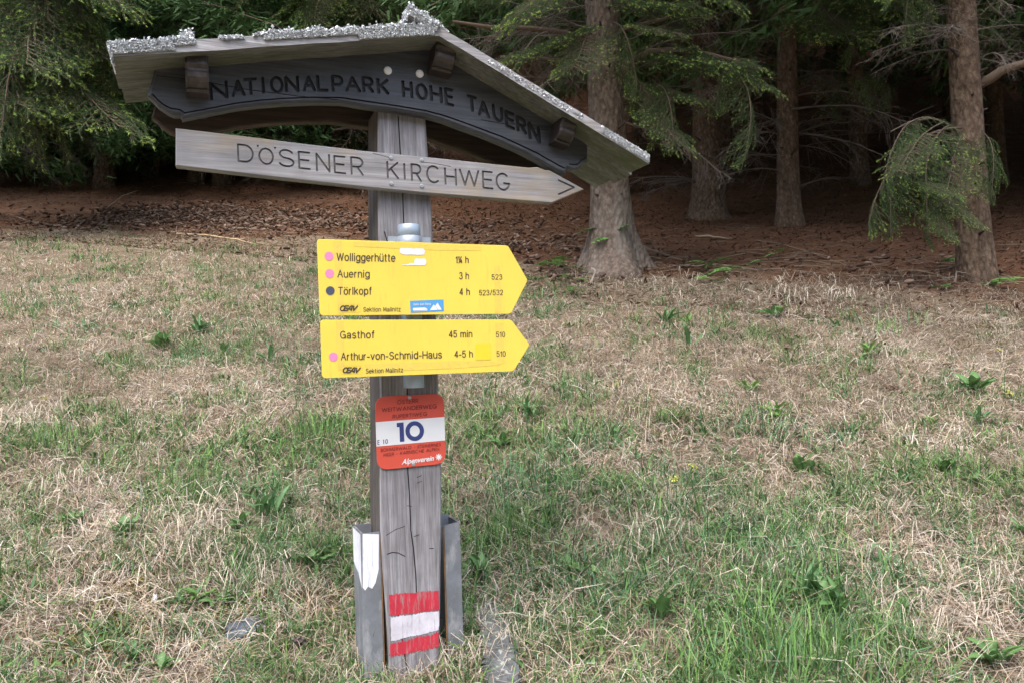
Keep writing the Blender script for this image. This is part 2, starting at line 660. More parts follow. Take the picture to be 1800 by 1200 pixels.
GLYPH = {
    'N': [[(0, 0), (0, 1), (1, 0), (1, 1)]],
    'A': [[(0, 0), (.5, 1), (1, 0)], [(.19, .36), (.81, .36)]],
    'T': [[(0, 1), (1, 1)], [(.5, 1), (.5, 0)]],
    'I': [[(.5, 0), (.5, 1)]],
    'O': [ell(.5, .5, .5, .5)],
    'L': [[(0, 1), (0, 0), (1, 0)]],
    'P': [[(0, 0), (0, 1), (.55, 1)] + ell(.55, .72, .45, .28, 90, -90, 8) + [(0, .44)]],
    'R': [[(0, 0), (0, 1), (.55, 1)] + ell(.55, .73, .45, .27, 90, -90, 8) + [(0, .46)], [(.5, .46), (1, 0)]],
    'K': [[(0, 0), (0, 1)], [(1, 1), (0, .40)], [(.3, .58), (1, 0)]],
    'H': [[(0, 0), (0, 1)], [(1, 0), (1, 1)], [(0, .5), (1, .5)]],
    'E': [[(1, 1), (0, 1), (0, 0), (1, 0)], [(0, .52), (.9, .52)]],
    'U': [[(0, 1), (0, .35)] + ell(.5, .35, .5, .35, 180, 360, 10) + [(1, 1)]],
    'D': [[(0, 0), (0, 1), (.45, 1)] + ell(.45, .5, .55, .5, 90, -90, 12) + [(0, 0)]],
    'S': [ell(.5, .75, .45, .25, 20, 270, 10) + ell(.5, .25, .5, .25, 90, -160, 11)],
    'C': [ell(.52, .5, .52, .5, 48, 312, 14)],
    'G': [ell(.52, .5, .52, .5, 48, 350, 15) + [(.6, .42)]],
    'W': [[(0, 1), (.25, 0), (.5, .95), (.75, 0), (1, 1)]],
    'B': [[(0, 0), (0, 1), (.5, 1)] + ell(.5, .76, .4, .24, 90, -90, 8) + [(0, .52)], [(.5, .52)] + ell(.52, .26, .46, .26, 90, -90, 8) + [(0, 0)]],
    'M': [[(0, 0), (.12, 1), (.5, .15), (.88, 1), (1, 0)]],
    '-': [[(.1, .45), (.9, .45)]],
    '.': [[(.4, .03), (.6, .03)]],
    '1': [[(.2, .8), (.55, 1), (.55, 0)]],
    '0': [ell(.5, .5, .45, .5)],
}
GW = {'I': .18, 'W': 1.35, 'M': 1.15, 'O': 1.12, 'G': 1.1, 'C': 1.05, 'D': .95, 'A': 1.0, 'N': .9, 'E': .62, 'S': .62, 'L': .55,
      'R': .68, 'P': .62, 'T': .75, 'B': .62, 'H': .85, 'U': .8, 'K': .75, '-': .4, '.': .25, ' ': .55, '1': .5, '0': .8}


XH = .73
LOW = {
    'o': (.56, [ell(.5, .365, .5, .365)]), 'l': (.08, [[(.5, 0), (.5, 1)]]), 'i': (.08, [[(.5, 0), (.5, XH)], [(.5, .94), (.5, 1)]]),
    'g': (.54, [ell(.5, .375, .5, .355), [(1, XH), (1, -.04)] + ell(.5, -.05, .5, .2, 0, -155, 9)]),
    'e': (.55, [[(0, .38), (1, .38)] + ell(.5, .365, .5, .365, 10, 312, 16)]),
    'r': (.28, [[(0, 0), (0, XH)], [(0, .42)] + ell(.8, .36, .8, .36, 165, 85, 5)]),
    'h': (.50, [[(0, 0), (0, 1)], ell(.5, .45, .5, .28, 180, 0, 9) + [(1, 0)]]), 'n': (.50, [[(0, 0), (0, XH)], ell(.5, .45, .5, .28, 180, 0, 9) + [(1, 0)]]),
    'u': (.50, [[(0, XH), (0, .28)] + ell(.5, .28, .5, .28, 180, 360, 9) + [(1, XH)], [(1, .3), (1, 0)]]),
    't': (.28, [[(.42, .95), (.42, .16), (.58, .02), (.98, .02)], [(0, XH), (.98, XH)]]),
    'k': (.48, [[(0, 0), (0, 1)], [(.92, XH), (0, .27)], [(.32, .43), (1, 0)]]), 'p': (.54, [[(0, XH), (0, -.27)], ell(.5, .365, .5, .365)]),
    'f': (.28, [[(.42, 0), (.42, .84), (.6, .99), (.98, .99)], [(0, XH), (.98, XH)]]),
    'a': (.50, [ell(.47, .53, .45, .2, 165, 0, 8) + [(.92, .08), (1, .0)], ell(.44, .2, .44, .2)]),
    's': (.46, [ell(.5, .55, .46, .18, 25, 270, 9) + ell(.5, .185, .5, .185, 90, -155, 9)]),
    'm': (.84, [[(0, 0), (0, XH)], ell(.25, .48, .25, .25, 180, 0, 7) + [(.5, 0)], ell(.75, .48, .25, .25, 180, 0, 7) + [(1, 0)]]),
    'v': (.52, [[(0, XH), (.5, 0), (1, XH)]]), 'c': (.50, [ell(.52, .365, .52, .365, 45, 315, 12)]), 'd': (.54, [[(1, 1), (1, 0)], ell(.5, .365, .5, .365)]),
    'z': (.46, [[(0, XH), (1, XH), (0, 0), (1, 0)]]),
    '1': (.26, [[(0, .76), (.5, .82), (.9, 1), (.9, 0)]]), '2': (.50, [ell(.5, .72, .5, .28, 175, -30, 9) + [(0, 0), (1, 0)]]),
    '3': (.50, [ell(.48, .76, .44, .24, 165, -90, 9), ell(.5, .26, .5, .26, 90, -165, 10)]), '4': (.54, [[(.72, 0), (.72, 1), (0, .28), (1, .28)]]),
    '5': (.50, [[(.92, 1), (.14, 1), (.05, .5)] + ell(.5, .32, .5, .32, 140, -160, 11)]), '0': (.50, [ell(.5, .5, .5, .5)]), '/': (.30, [[(0, -.02), (1, 1.02)]]),
    '-': (.30, [[(0, .36), (1, .36)]]), '¼': (.66, [[(0, .86), (.16, 1), (.16, .5)], [(.12, 0), (.82, 1)], [(.88, 0), (.88, .5), (.52, .16), (1, .16)]]), ' ': (.22, []),
}
for _c, _w in (('W', .98), ('A', .68), ('T', .64), ('G', .72), ('S', .60), ('H', .66), ('M', .78), ('B', .62)):
    LOW[_c] = (_w, GLYPH[_c])
for _c, _b in (('ö', 'o'), ('ü', 'u')):
    LOW[_c] = (LOW[_b][0], LOW[_b][1] + [[(.18, .93), (.18, .99)], [(.82, .93), (.82, .99)]])
LOW['G'] = (.72, [ell(.5, .5, .5, .5, 45, 350, 15) + [(.98, .46), (.55, .46)], [(.98, .4), (.98, .02)]])


def helv_px(s, xl, xr, yl, yr, cap, wd, lean=0.0):
    """a line of plain grotesque print between two pixel points on its base line"""
    sp = .12 + wd / cap
    ws = [LOW[c][0] for c in s]
    k = (xr - xl - wd) / (sum(ws) + sp * (len(s) - 1))
    x = xl + wd / 2
    sl3 = (yr - yl) / (xr - xl)
    out = []
    c2 = cap - wd
    for c, wc in zip(s, ws):
        for pl in LOW[c][1]:
            q = []
            for a, b in pl:
                px = x + a * wc * k
                q.append((px + lean * b * c2, yl + sl3 * (px - xl) - wd / 2 - b * c2))
            out += strokes(q, wd)
        x += (wc + sp) * k
    return out


def strokes(pl, wd):
    """polyline in pixels -> capsule polygons in pixels"""
    out = []
    for (x0, y0), (x1, y1) in zip(pl[:-1], pl[1:]):
        dx, dy = x1 - x0, y1 - y0
        l = math.hypot(dx, dy)
        if l < 1e-6:
            continue
        dx, dy = dx / l * wd / 2, dy / l * wd / 2
        px, py = -dy, dx
        k = .7
        out.append([(x0 + px, y0 + py), (x0 - dx * .7 + px * k, y0 - dy * .7 + py * k), (x0 - dx * .7 - px * k, y0 - dy * .7 - py * k), (x0 - px, y0 - py),
                    (x1 - px, y1 - py), (x1 + dx * .7 - px * k, y1 + dy * .7 - py * k), (x1 + dx * .7 + px * k, y1 + dy * .7 + py * k), (x1 + px, y1 + py)])
    return out


def glyph_px(ch, x0, x1, yt, yb, wd, slope=0.0, lean=0.0):
    """one letter in a pixel box; slope shears its base line, lean its stems"""
    res = []
    base = {'Ö': 'O', 'Ü': 'U'}.get(ch, ch)
    xc = .5 * (x0 + x1)
    h = wd / 2

    def m(gx_, gy_):
        x = (x0 + h) + gx_ * (x1 - x0 - 2 * h) if x1 - x0 > 2 * h else xc
        y = (yb - h) + gy_ * ((yt + h) - (yb - h))
        return (x + lean * (gy_ - .5) * (yb - yt), y + slope * (x - xc))
    for pl in GLYPH[base]:
        res += strokes([m(*p) for p in pl], wd)
    if ch in 'ÖÜ':
        for gx_ in (.22, .78):
            x, y = m(gx_, 1.22)
            res.append([(x + wd * .6 * math.cos(k * math.pi / 3), y + wd * .6 * math.sin(k * math.pi / 3)) for k in range(6)])
    return res


def line_px(s, xl, xr, yl, yr, cap, wd, lean=0.0):
    """a line of capitals between two pixel points on its base line"""
    sp = .16
    ws = [GW.get({'Ö': 'O'}.get(c, c), .8) for c in s]
    tot = sum(ws) + sp * (len(s) - 1)
    k = (xr - xl) / tot
    x = xl
    res = []
    slope = (yr - yl) / (xr - xl)
    for c, wc in zip(s, ws):
        if c != ' ':
            yb = yl + slope * (x + wc * k / 2 - xl)
            res += glyph_px(c, x, x + wc * k, yb - cap, yb, wd, slope, lean)
        x += (wc + sp) * k
    return res


def to_uz(polys, off):
    return [[uz(x, y, off) for x, y in p] for p in polys]


_cap = None


def font_mesh(s, bold=0.0, shear=0.0, space=1.0):
    cu = bpy.data.curves.new('t', 'FONT')
    cu.body = s
    cu.offset = bold
    cu.shear = shear
    cu.space_character = space
    cu.resolution_u = 4
    o = bpy.data.objects.new('t', cu)
    COL.objects.link(o)
    bpy.context.view_layer.update()
    me_ = o.evaluated_get(bpy.context.evaluated_depsgraph_get()).to_mesh()
    V = np.array([v.co[:] for v in me_.vertices])
    Fc = [list(p.vertices) for p in me_.polygons]
    bpy.data.objects.remove(o)
    bpy.data.curves.remove(cu)
    return V, Fc


def lettering(parent, s, xl, xr, yl, yr, cap, off, mat, bold=0.0, shear=0.0, name='lettering', space=1.0, label=None):
    """a line of print: left/right pixel, base line at both ends, capital height in pixels"""
    if mat is M['ink']:
        wd_ = cap * .125 if cap > 10.5 else cap * .115
        return link(name, flat(name, to_uz(helv_px(s, xl, xr, yl, yr, cap, wd_), off), off, mat, parent['zb']), parent, label)
    if s.startswith('Bahn'):
        return link(name, flat(name, to_uz(helv_px(s, xl, xr, yl, yr, cap, .5), off), off, mat, parent['zb']), parent, label)
    global _cap
    if _cap is None:
        v, _ = font_mesh('H')
        _cap = v[:, 1].max() - v[:, 1].min()
    V, Fc = font_mesh(s, bold, shear, space)
    x0, x1 = V[:, 0].min(), V[:, 0].max()
    out = []
    zb = parent['zb']
    for v in V:
        tx = (v[0] - x0) / (x1 - x0)
        px = xl + (xr - xl) * tx
        py = yl + (yr - yl) * tx - v[1] / _cap * cap
        a, b = uz(px, py, off)
        out.append((a, -off, b - zb))
    return link(name, mesh(name, out, Fc, mat), parent, label)


def rounded(poly, r, n=6, which=None):
    out = []
    m_ = len(poly)
    for i in range(m_):
        q = np.array(poly[i], float)
        rr = r if which is None else which[i]
        if rr <= 0:
            out.append(tuple(q))
            continue
        a = np.array(poly[i - 1], float) - q
        b = np.array(poly[(i + 1) % m_], float) - q
        a /= np.linalg.norm(a)
        b /= np.linalg.norm(b)
        for k in range(n + 1):
            t_ = k / n
            out.append(tuple(q + a * rr * (1 - t_) ** 2 + b * rr * t_ ** 2))
    return out


def disc_px(cx, cy, r, n=28):
    return [(cx + r * math.cos(2 * math.pi * k / n), cy + r * math.sin(2 * math.pi * k / n)) for k in range(n)]


def dome(name, x, y, off, r, h, mat, parent, label=None, recess=False):
    """a screw or bolt head standing on the face at off"""
    u0, z0 = uz(x, y, off)
    V, Fc = [], []
    prof = [(1, 0), (1, .45), (.82, .85), (.4, 1.0)]
    n = 14
    for pr, ph in prof:
        for k in range(n):
            a = 2 * math.pi * k / n
            V.append((u0 + r * pr * math.cos(a), -off - h * ph, z0 - parent['zb'] + r * pr * math.sin(a)))
    for i in range(len(prof) - 1):
        for k in range(n):
            k2 = (k + 1) % n
            Fc.append([i * n + k, i * n + k2, (i + 1) * n + k2, (i + 1) * n + k])
    last = (len(prof) - 1) * n
    if recess:
        c = len(V)
        V.append((u0, -off - h * .35, z0 - parent['zb']))
        for k in range(n):
            Fc.append([last + k, last + (k + 1) % n, c])
    else:
        Fc.append([last + k for k in range(n)])
    return link(name, mesh(name, V, Fc, mat, smooth=False), parent, label)


def loft(name, rings, mat, cap=True, smooth=False):
    k = len(rings[0])
    V = [p for r_ in rings for p in r_]
    Fc = []
    for i in range(len(rings) - 1):
        for j in range(k):
            j2 = (j + 1) % k
            Fc.append([i * k + j, i * k + j2, (i + 1) * k + j2, (i + 1) * k + j])
    if cap:
        Fc.append(list(range(k))[::-1])
        Fc.append([(len(rings) - 1) * k + j for j in range(k)])
    return mesh(name, V, Fc, mat, smooth=smooth)


# ------------------------------------------------------------------ the wooden post
zb = float(H(P0[0], P0[1]))
post = sign_thing('wooden_post', 'square grey weathered wooden post carrying all the trail signs', 'post', zb)
left = [(665, 186), (664, 300), (665, 380), (666, 500), (667, 640), (669, 760), (668, 850), (669, 930), (673, 1000), (679, 1080), (683, 1150), (684, 1235)]
right = [(747, 186), (752, 260), (760, 380), (764, 500), (768, 600), (772, 700), (776, 820), (777, 900), (775, 1000), (774, 1080), (772, 1150), (770, 1235)]
crack = [(700, 205), (703, 260), (707, 330), (711, 420), (714, 560), (716, 700), (717, 830), (720, 870), (722, 930), (727, 965), (731, 1010), (732, 1040)]
crack2 = [(700, 1080), (708, 1130), (718, 1190)]
knot = [(681, 973), (690, 970), (700, 971), (712, 977)]
nick = [(679, 940), (695, 930), (712, 924)]
cuts = []
for pl, wd, dp in ((crack, 1.9, .010), (crack2, 2.0, .010), (knot, 1.8, .004), (nick, 1.1, .002), ([(755, 963), (762, 963)], 1.5, .004),
                   ([(728, 942), (737, 939)], 1.2, .003), ([(733, 848), (741, 845)], 1.0, .003), ([(733, 838), (741, 835)], 1.0, .003),
                   ([(676, 408), (679, 420), (681, 425)], 2.0, .004), ([(716, 888), (724, 889)], 1.2, .003)):
    w_ = wd
    for q in strokes(pl, w_):
        cuts.append(([uz(x, y, 0) for x, y in q], dp))
outl = [uz(x, y, 0) for x, y in left] + [uz(x, y, 0) for x, y in right[::-1]]
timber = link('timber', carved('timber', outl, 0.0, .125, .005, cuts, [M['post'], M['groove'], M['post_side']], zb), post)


def ragged(corners, n=64, amp=2.2, seed=0):
    """a brushed paint patch in pixels: corners TL TR BR BL, rough at top and bottom"""
    rnd = random.Random(seed)
    tl, tr, br, bl = [np.array(c, float) for c in corners]
    top = [tl + (tr - tl) * i / n + np.array([0, amp * (rnd.random() ** 3 * rnd.choice((-1, 1)) * 1.3 + .4 * math.sin(i * .21 + seed))]) for i in range(n + 1)]
    bot = [br + (bl - br) * i / n + np.array([0, amp * (rnd.random() ** 3 * rnd.choice((-1, 1)) * 1.6 + .4 * math.sin(i * .17 + seed * 2))]) for i in range(n + 1)]
    rgt = [tr + (br - tr) * i / 8 + np.array([rnd.uniform(-.8, .8), 0]) for i in range(1, 8)]
    lft = [bl + (tl - bl) * i / 8 + np.array([rnd.uniform(-.8, .8), 0]) for i in range(1, 8)]
    return [tuple(p) for p in top + rgt + bot + lft]


for nm, q, mt, sd_, am, lb in (('paint_stripe', [(684, 1044), (771, 1037), (771.5, 1071), (684, 1082)], 'blaze_red', 1, 1.6, 'upper red painted stripe'),
                               ('paint_stripe', [(687, 1084), (771.5, 1073), (771.5, 1107), (687, 1126)], 'blaze_white', 2, 1.2, 'white painted stripe'),
                               ('paint_stripe', [(685, 1132), (771, 1110), (771, 1136), (687, 1154)], 'blaze_red', 3, 2.6, 'lower red painted stripe')):
    link(nm, flat(nm, to_uz([ragged(q, 64, am, sd_)], .0008), .0008, M[mt], zb), post, lb)


def box_local(name, u0, u1, n0, n1, z0, z1, mat, top_skew=0.0):
    """box in the sign frame: u range, n range (towards the viewer positive), z range"""
    V = []
    for z in (z0, z1):
        for (u_, n_) in ((u0, n0), (u1, n0), (u1, n1), (u0, n1)):
            V.append((u_, -n_, z + (top_skew * (u_ - u0) if z == z1 else 0)))
    Fc = [[0, 1, 2, 3], [7, 6, 5, 4], [0, 4, 5, 1], [1, 5, 6, 2], [2, 6, 7, 3], [3, 7, 4, 0]]
    return mesh(name, V, Fc, mat)


# steel channels that hold the post
ua, za = uz(637, 937, -.01)
ub, _ = uz(667, 937, -.01)
_, zbot = uz(640, 1185, -.01)
chl = thing('steel_channel', 'steel channel with white brushed paint on top, left of the post foot', 'steel channel', (P0[0], P0[1], zb), TH)
chl['zb'] = zb
t_ = .005
link('front_flange', box_local('front_flange', ua, ub, -.012, -.012 + t_, zbot - zb - .1, za - zb, M['steel']), chl)
link('web', box_local('web', ua - t_, ua, -.115, -.012 + t_, zbot - zb - .1, za - zb + .002, M['steel']), chl)
link('back_flange', box_local('back_flange', ua, ub, -.115, -.115 + t_, zbot - zb - .1, za - zb + .004, M['steel']), chl)
link('rusty_edge', box_local('rusty_edge', ub, ub + .004, -.0125, -.0125 + t_ - .001, zbot - zb - .1, za - zb - .004, M['rust']), chl, 'rusty brown edge of the front flange')
fp = -.012 + t_ + .0006
pts = [(637.5, 937.5), (666, 938), (665.5, 1000), (660, 1024), (654, 1034), (647, 1030), (642, 1037), (637.5, 1032)]
link('white_paint', flat('white_paint', [[uz(x, y, fp) for x, y in pts]], fp, M['white_brush'], zb), chl, 'white brushed paint on the front flange')
# paint on the outer side of the web
Vw = []
zt = za - zb
prof = [(-.112, zt - .001), (fp - .001, zt - .001), (fp - .001, zt - .135), (-.03, zt - .12), (-.05, zt - .105), (-.08, zt - .10), (-.112, zt - .09)]
link('white_paint', mesh('white_paint', [(ua - t_ - .0007, -n_, z_) for n_, z_ in prof], [list(range(len(prof)))], M['white_brush']), chl, 'white brushed paint on the outer side')

uc, zc = uz(781, 923, -.03)
ud, _ = uz(805, 923, -.03)
chr_ = thing('steel_channel', 'bare grey steel channel right of the post foot', 'steel channel', (P0[0], P0[1], zb), TH)
link('front_flange', box_local('front_flange', uc, ud, -.035, -.035 + t_, -.12, zc - zb, M['steel'], .12), chr_)
link('web', box_local('web', ud, ud + t_, -.12, -.035 + t_, -.12, zc - zb + .006, M['steel']), chr_)
link('back_flange', box_local('back_flange', uc - .004, ud, -.12, -.12 + t_, -.12, zc - zb + .012, M['galv']), chr_)
link('rusty_edge', box_local('rusty_edge', uc - .004, uc, -.0355, -.0355 + t_ - .001, -.12, zc - zb - .004, M['rust']), chr_, 'rusty brown edge of the front flange')

# ------------------------------------------------------------------ roofed name board
zr = 1.95
roof = sign_thing('roofed_name_board', 'dark carved wooden name board under a small lichen-covered gable roof', 'sign board', zr)
OB = .032
lower = [(259, 168), (264, 172), (270.5, 177), (278, 186), (287, 192), (296, 198), (306, 202), (317, 202), (319, 204), (320, 209), (353, 202), (414, 190), (455, 185), (497, 181.5), (548, 179.5),
         (599, 180), (640, 187), (695, 194), (748, 203), (780, 212), (814, 225), (848, 237), (881, 251), (912, 264), (941, 279), (976, 299), (995, 306), (998, 296), (1008, 299), (1017, 297.5), (1025, 290), (1029, 286), (1034, 285)]
upper = [(1034, 252), (1000, 205), (900, 148), (776, 66), (640, 70), (500, 80), (380, 92), (275, 104), (269, 132)]
outline_px = lower + upper
cuts = []
LET = [('N', 368, 401, 143, 176, -.12), ('A', 406, 431, 140, 171, -.10), ('T', 428, 453, 137, 168, -.08), ('I', 457, 468, 135, 166, -.05),
       ('O', 474, 499, 134, 165, 0), ('N', 500, 526, 133, 163, 0), ('A', 531, 555, 133, 162, 0), ('L', 556, 577, 132, 162, .02), ('P', 582, 604, 132, 163, .05),
       ('A', 606, 634, 134, 163, .06), ('R', 636, 657, 134.5, 164, .08), ('K', 662, 684, 138, 167, .10),
       ('H', 706, 726, 142, 173, .15), ('O', 730, 752, 147, 177, .18), ('H', 755, 778, 151, 181, .22), ('E', 781, 798, 155, 187, .24),
       ('T', 820, 839, 168, 198, .30), ('A', 839, 861, 177, 207, .34), ('U', 865, 885, 185, 215, .38), ('E', 887, 905, 196, 227, .40), ('R', 907, 926, 206, 235, .42), ('N', 928, 950, 217, 250, .44)]
for ch, a, b, yt, yb, sl_ in LET:
    for q in glyph_px(ch, a, b, yt, yb, 5.6, sl_, -.06):
        cuts.append(([uz(x, y, OB) for x, y in q], .006))
for pl, wd, dp in (([(271, 133), (345, 141), (430, 157), (520, 169), (598, 176)], 1.3, .007), ([(846, 211), (880, 217), (905, 219)], 1.1, .005), ([(935, 226), (965, 229)], 1.0, .004)):
    for q in strokes(pl, wd):
        cuts.append(([uz(x, y, OB) for x, y in q], dp))
# the groove that sets off the bead along the arch
gr = [(268, 166), (277, 176), (288, 185), (300, 191), (316, 193), (324, 199), (353, 194), (414, 182), (455, 177), (497, 173.5), (548, 171.5), (599, 172), (640, 178), (695, 186),
      (748, 195), (782, 204), (816, 216), (883, 241), (943, 269), (978, 289), (992, 296)]
for q in strokes(gr, 2.6):
    cuts.append(([uz(x, y, OB) for x, y in q], .006))
for q in strokes([(1001, 289), (1014, 290), (1023, 281), (1031, 277)], 2.2):
    cuts.append(([uz(x, y, OB) for x, y in q], .005))
for q in [disc_px(305, 192, 1)]:
    pass
fb = link('front_board', carved('front_board', [uz(x, y, OB) for x, y in outline_px], OB, .030, .006, cuts, [M['board'], M['board_groove']], zr), roof, 'dark board with the carved park name and a moulded arch')
# the twin board behind the post: same outline, seen under the arch
ol = [uz(x, y, OB) for x, y in outline_px]
bb = carved('back_board', ol, -.125, .030, .004, [], [M['backboard'], M['groove']], zr)
link('back_board', bb, roof, 'brown twin board on the far side of the post')
dome('bolt_cap', 681.5, 125, OB, .0105, .006, M['bolt_white'], roof, 'round white bolt cap')
dome('bolt_cap', 737.5, 130.5, OB, .0105, .006, M['bolt_white'], roof, 'round white bolt cap')

# purlin ends: carved corbels that stick out of the board under the roof
NF = .125      # roof front edge, ahead of the post face
NB = -.185     # roof back edge


def purlin(xt, yt, wpx, hpx, tilt):
    u0, z0 = uz(xt, yt, OB + .06)
    k = .00138
    wd, ht = wpx * k, hpx * k
    nf = OB + .066
    prof = [(nf, 0), (nf + .002, -.30), (nf - .004, -.40), (nf - .004, -.46), (nf + .0005, -.54), (nf - .001, -.66), (nf - .008, -.78), (nf - .020, -.88), (nf - .024, -.90), (nf - .022, -.94), (nf - .028, -1.0), (-.125 - .03, -1.0), (-.125 - .03, 0)]
    ch = .005
    rings = []
    ct, st = math.cos(tilt), math.sin(tilt)
    for s in (-1, -1 + 2 * ch / wd, 1 - 2 * ch / wd, 1):
        ring = []
        for i, (n_, h_) in enumerate(prof):
            nn = n_ - (ch if abs(s) == 1 and i < 11 else 0)
            du, dz = s * wd / 2, h_ * ht
            ring.append((u0 + du * ct - dz * st, -nn, z0 + du * st + dz * ct - zr))
        rings.append(ring)
    link('purlin', loft('purlin', rings, M['purlin']), roof, 'dark carved purlin end under the roof')


purlin(345, 96, 36, 58, R(1))
purlin(786, 70, 40, 56, R(-8))
purlin(1002, 207, 34, 50, R(-14))

# roof slopes: three planks each, eave to ridge, side by side from front to back
def slope(qpx, name, lab, mats, planks, gaps, seed):
    """qpx = front face corners in pixels: top-a, top-b, bottom-b, bottom-a"""
    rnd = random.Random(seed)
    par = link(name, None, roof, lab)
    q = [np.array(uz(x, y, NF)) for x, y in qpx]
    W = (NF - NB)
    for i in range(planks):
        n1 = NF - W * i / planks - (gaps if i else 0)
        n0 = NF - W * (i + 1) / planks
        da, db = rnd.uniform(-.006, .006), rnd.uniform(-.012, .012)
        if i == 0:
            da = db = 0
        dv = rnd.uniform(-.003, .003) if i else 0
        dirv = (q[1] - q[0]) / np.linalg.norm(q[1] - q[0])
        c = [q[0] + dirv * da, q[1] + dirv * db, q[2] + dirv * db, q[3] + dirv * da]
        ns = 14
        V, Fc, mi = [], [], []
        for s in range(ns + 1):
            f_ = s / ns
            T_, B_ = c[0] * (1 - f_) + c[1] * f_, c[3] * (1 - f_) + c[2] * f_
            wob = rnd.uniform(-.0012, .0012)
            for (p, nn) in ((T_, n1), (B_, n1), (B_, n0), (T_, n0)):
                V.append((p[0], -nn, p[1] - zr + dv + wob))
        for s in range(ns):
            for j in range(4):
                j2 = (j + 1) % 4
                Fc.append([s * 4 + j, s * 4 + j2, s * 4 + 4 + j2, s * 4 + 4 + j])
                mi.append(1 if j in (0, 3) else 0)
        Fc.append([0, 1, 2, 3])
        mi.append(1)
        Fc.append([ns * 4 + 3, ns * 4 + 2, ns * 4 + 1, ns * 4])
        mi.append(1)
        me_ = mesh('plank', V, Fc, mats, mi)
        o = link('plank', me_, par)
    return par, q


rl, ql = slope([(190, 78), (772, 45), (779, 62), (196, 101)], 'roof_slope', 'left roof slope of weathered planks crusted with pale lichen', [M['plank'], M['plank_top']], 3, .004, 5)
rr_, qr = slope([(724, 17), (1142, 272), (1141, 288), (717, 29)], 'roof_slope', 'right roof slope of grey weathered planks', [M['plank'], M['plank_top']], 3, .004, 6)


def lichen(parent, segs, count, seed):
    """crumpled lichen flakes; segs = (p_start, p_end in (u, z), n range, weight, spread, size)"""
    g = np.random.default_rng(seed)
    S = Soup()
    tot = sum(s[3] for s in segs)
    for (a, b, nr, wt, spread, size) in segs:
        k = int(count * wt / tot)
        a, b = np.array(a), np.array(b)
        f_ = g.random(k)
        cl = np.sin(f_ * 37 + seed) * .5 + np.sin(f_ * 91) * .3
        keep = g.random(k) < np.clip(.8 + cl * .8, .25, 1)
        f_ = f_[keep]
        k = len(f_)
        p = a[None] + (b - a)[None] * f_[:, None]
        nn = nr[0] + (nr[1] - nr[0]) * g.random(k) ** .7
        lift = np.abs(g.normal(0, spread * .5, k)) * (.25 + 1.4 * vnoise(f_ * 60, nn * 60, seed))
        C = np.stack([p[:, 0], -nn, p[:, 1] - zr + lift], 1)
        ax = g.normal(size=(k, 3))
        ax /= np.linalg.norm(ax, axis=1)[:, None]
        bx = np.cross(ax, g.normal(size=(k, 3)))
        bx /= np.linalg.norm(bx, axis=1)[:, None]
        nz = np.cross(ax, bx)
        r = size * g.uniform(.4, .8, k)
        V = np.stack([C + nz * (r * .35)[:, None], C + ax * r[:, None], C + bx * r[:, None], C - ax * (r * .9)[:, None], C - bx * (r * .9)[:, None]], 1)
        base = np.arange(k)[:, None] * 5
        Fc = np.concatenate([base + np.array([[0, i, j]]) for i, j in ((1, 2), (2, 3), (3, 4), (4, 1))])
        tone = g.random(k)[:, None]
        col = np.array([.62, .66, .70]) * (.80 + .22 * tone) + np.array([.05, .04, 0]) * g.random((k, 1))
        dk = g.random(k) < .10
        col[dk] *= .6
        S.add(V.reshape(-1, 3), Fc, np.repeat(np.clip(col, 0, .85), 5, 0))
    o = link('lichen', S.mesh('lichen', M['lichen']), parent)
    tag(o, kind='stuff')


A_, B_ = ql[0], ql[1]
Ab, Bb = ql[3], ql[2]


def lp(a, b, t_):
    return tuple(np.array(a) * (1 - t_) + np.array(b) * t_)


def face_strip(a, b, c, d, t0, t1, lo, hi, wt, rows=4, out=.004):
    """segments that cover the front face of a plank between t0 and t1"""
    res = []
    for r_ in range(rows):
        k = lo + (hi - lo) * (r_ + .5) / rows
        res.append((lp(lp(a, b, t0), lp(d, c, t0), k), lp(lp(a, b, t1), lp(d, c, t1), k), (NF, NF + out), wt / rows, .0035, .0055))
    return res


lichen(rl, [(lp(A_, B_, 0), lp(A_, B_, .22), (NF - .12, NF + .004), 3.0, .006, .006), (lp(A_, B_, .30), lp(A_, B_, .36), (NF - .05, NF + .002), .4, .004, .005),
            (lp(A_, B_, .40), lp(A_, B_, 1.0), (NF - .12, NF + .005), 7, .009, .006),
            (lp(A_, Ab, .0), lp(A_, Ab, 1.1), (NF - .05, NF + .005), .5, .006, .006),
            (lp(A_, B_, .6), lp(A_, B_, .96), (NB, NF - .1), 2.0, .010, .008), (lp(A_, B_, .19), lp(A_, B_, .23), (NF - .1, NF), .5, .018, .006)]
       + face_strip(A_, B_, Bb, Ab, .0, .17, 0, .85, 2.6) + face_strip(A_, B_, Bb, Ab, .17, .23, 0, .5, .4, 2) + face_strip(A_, B_, Bb, Ab, .31, .37, 0, .3, .15, 1)
       + face_strip(A_, B_, Bb, Ab, .43, .72, 0, .45, 1.8, 3) + face_strip(A_, B_, Bb, Ab, .72, .97, 0, .95, 3.2, 5), 62000, 3)
C_, D_ = qr[0], qr[1]
lichen(rr_, [(lp(C_, D_, -.01), lp(C_, D_, .11), (NB, NF + .004), 6, .010, .006), (lp(C_, qr[3], 0), lp(C_, qr[3], 1.2), (NB, NF + .002), 2, .006, .006),
             (lp(C_, D_, .1), lp(C_, D_, .14), (NF - .2, NF), 1, .004, .005)] + face_strip(C_, D_, qr[2], qr[3], .0, .10, 0, .9, 1.0, 3) + face_strip(C_, D_, qr[2], qr[3], .78, 1.0, .1, .9, .8, 4, .001)
       + face_strip(C_, D_, qr[2], qr[3], .3, .7, .2, .8, .15, 3, .001), 26000, 4)

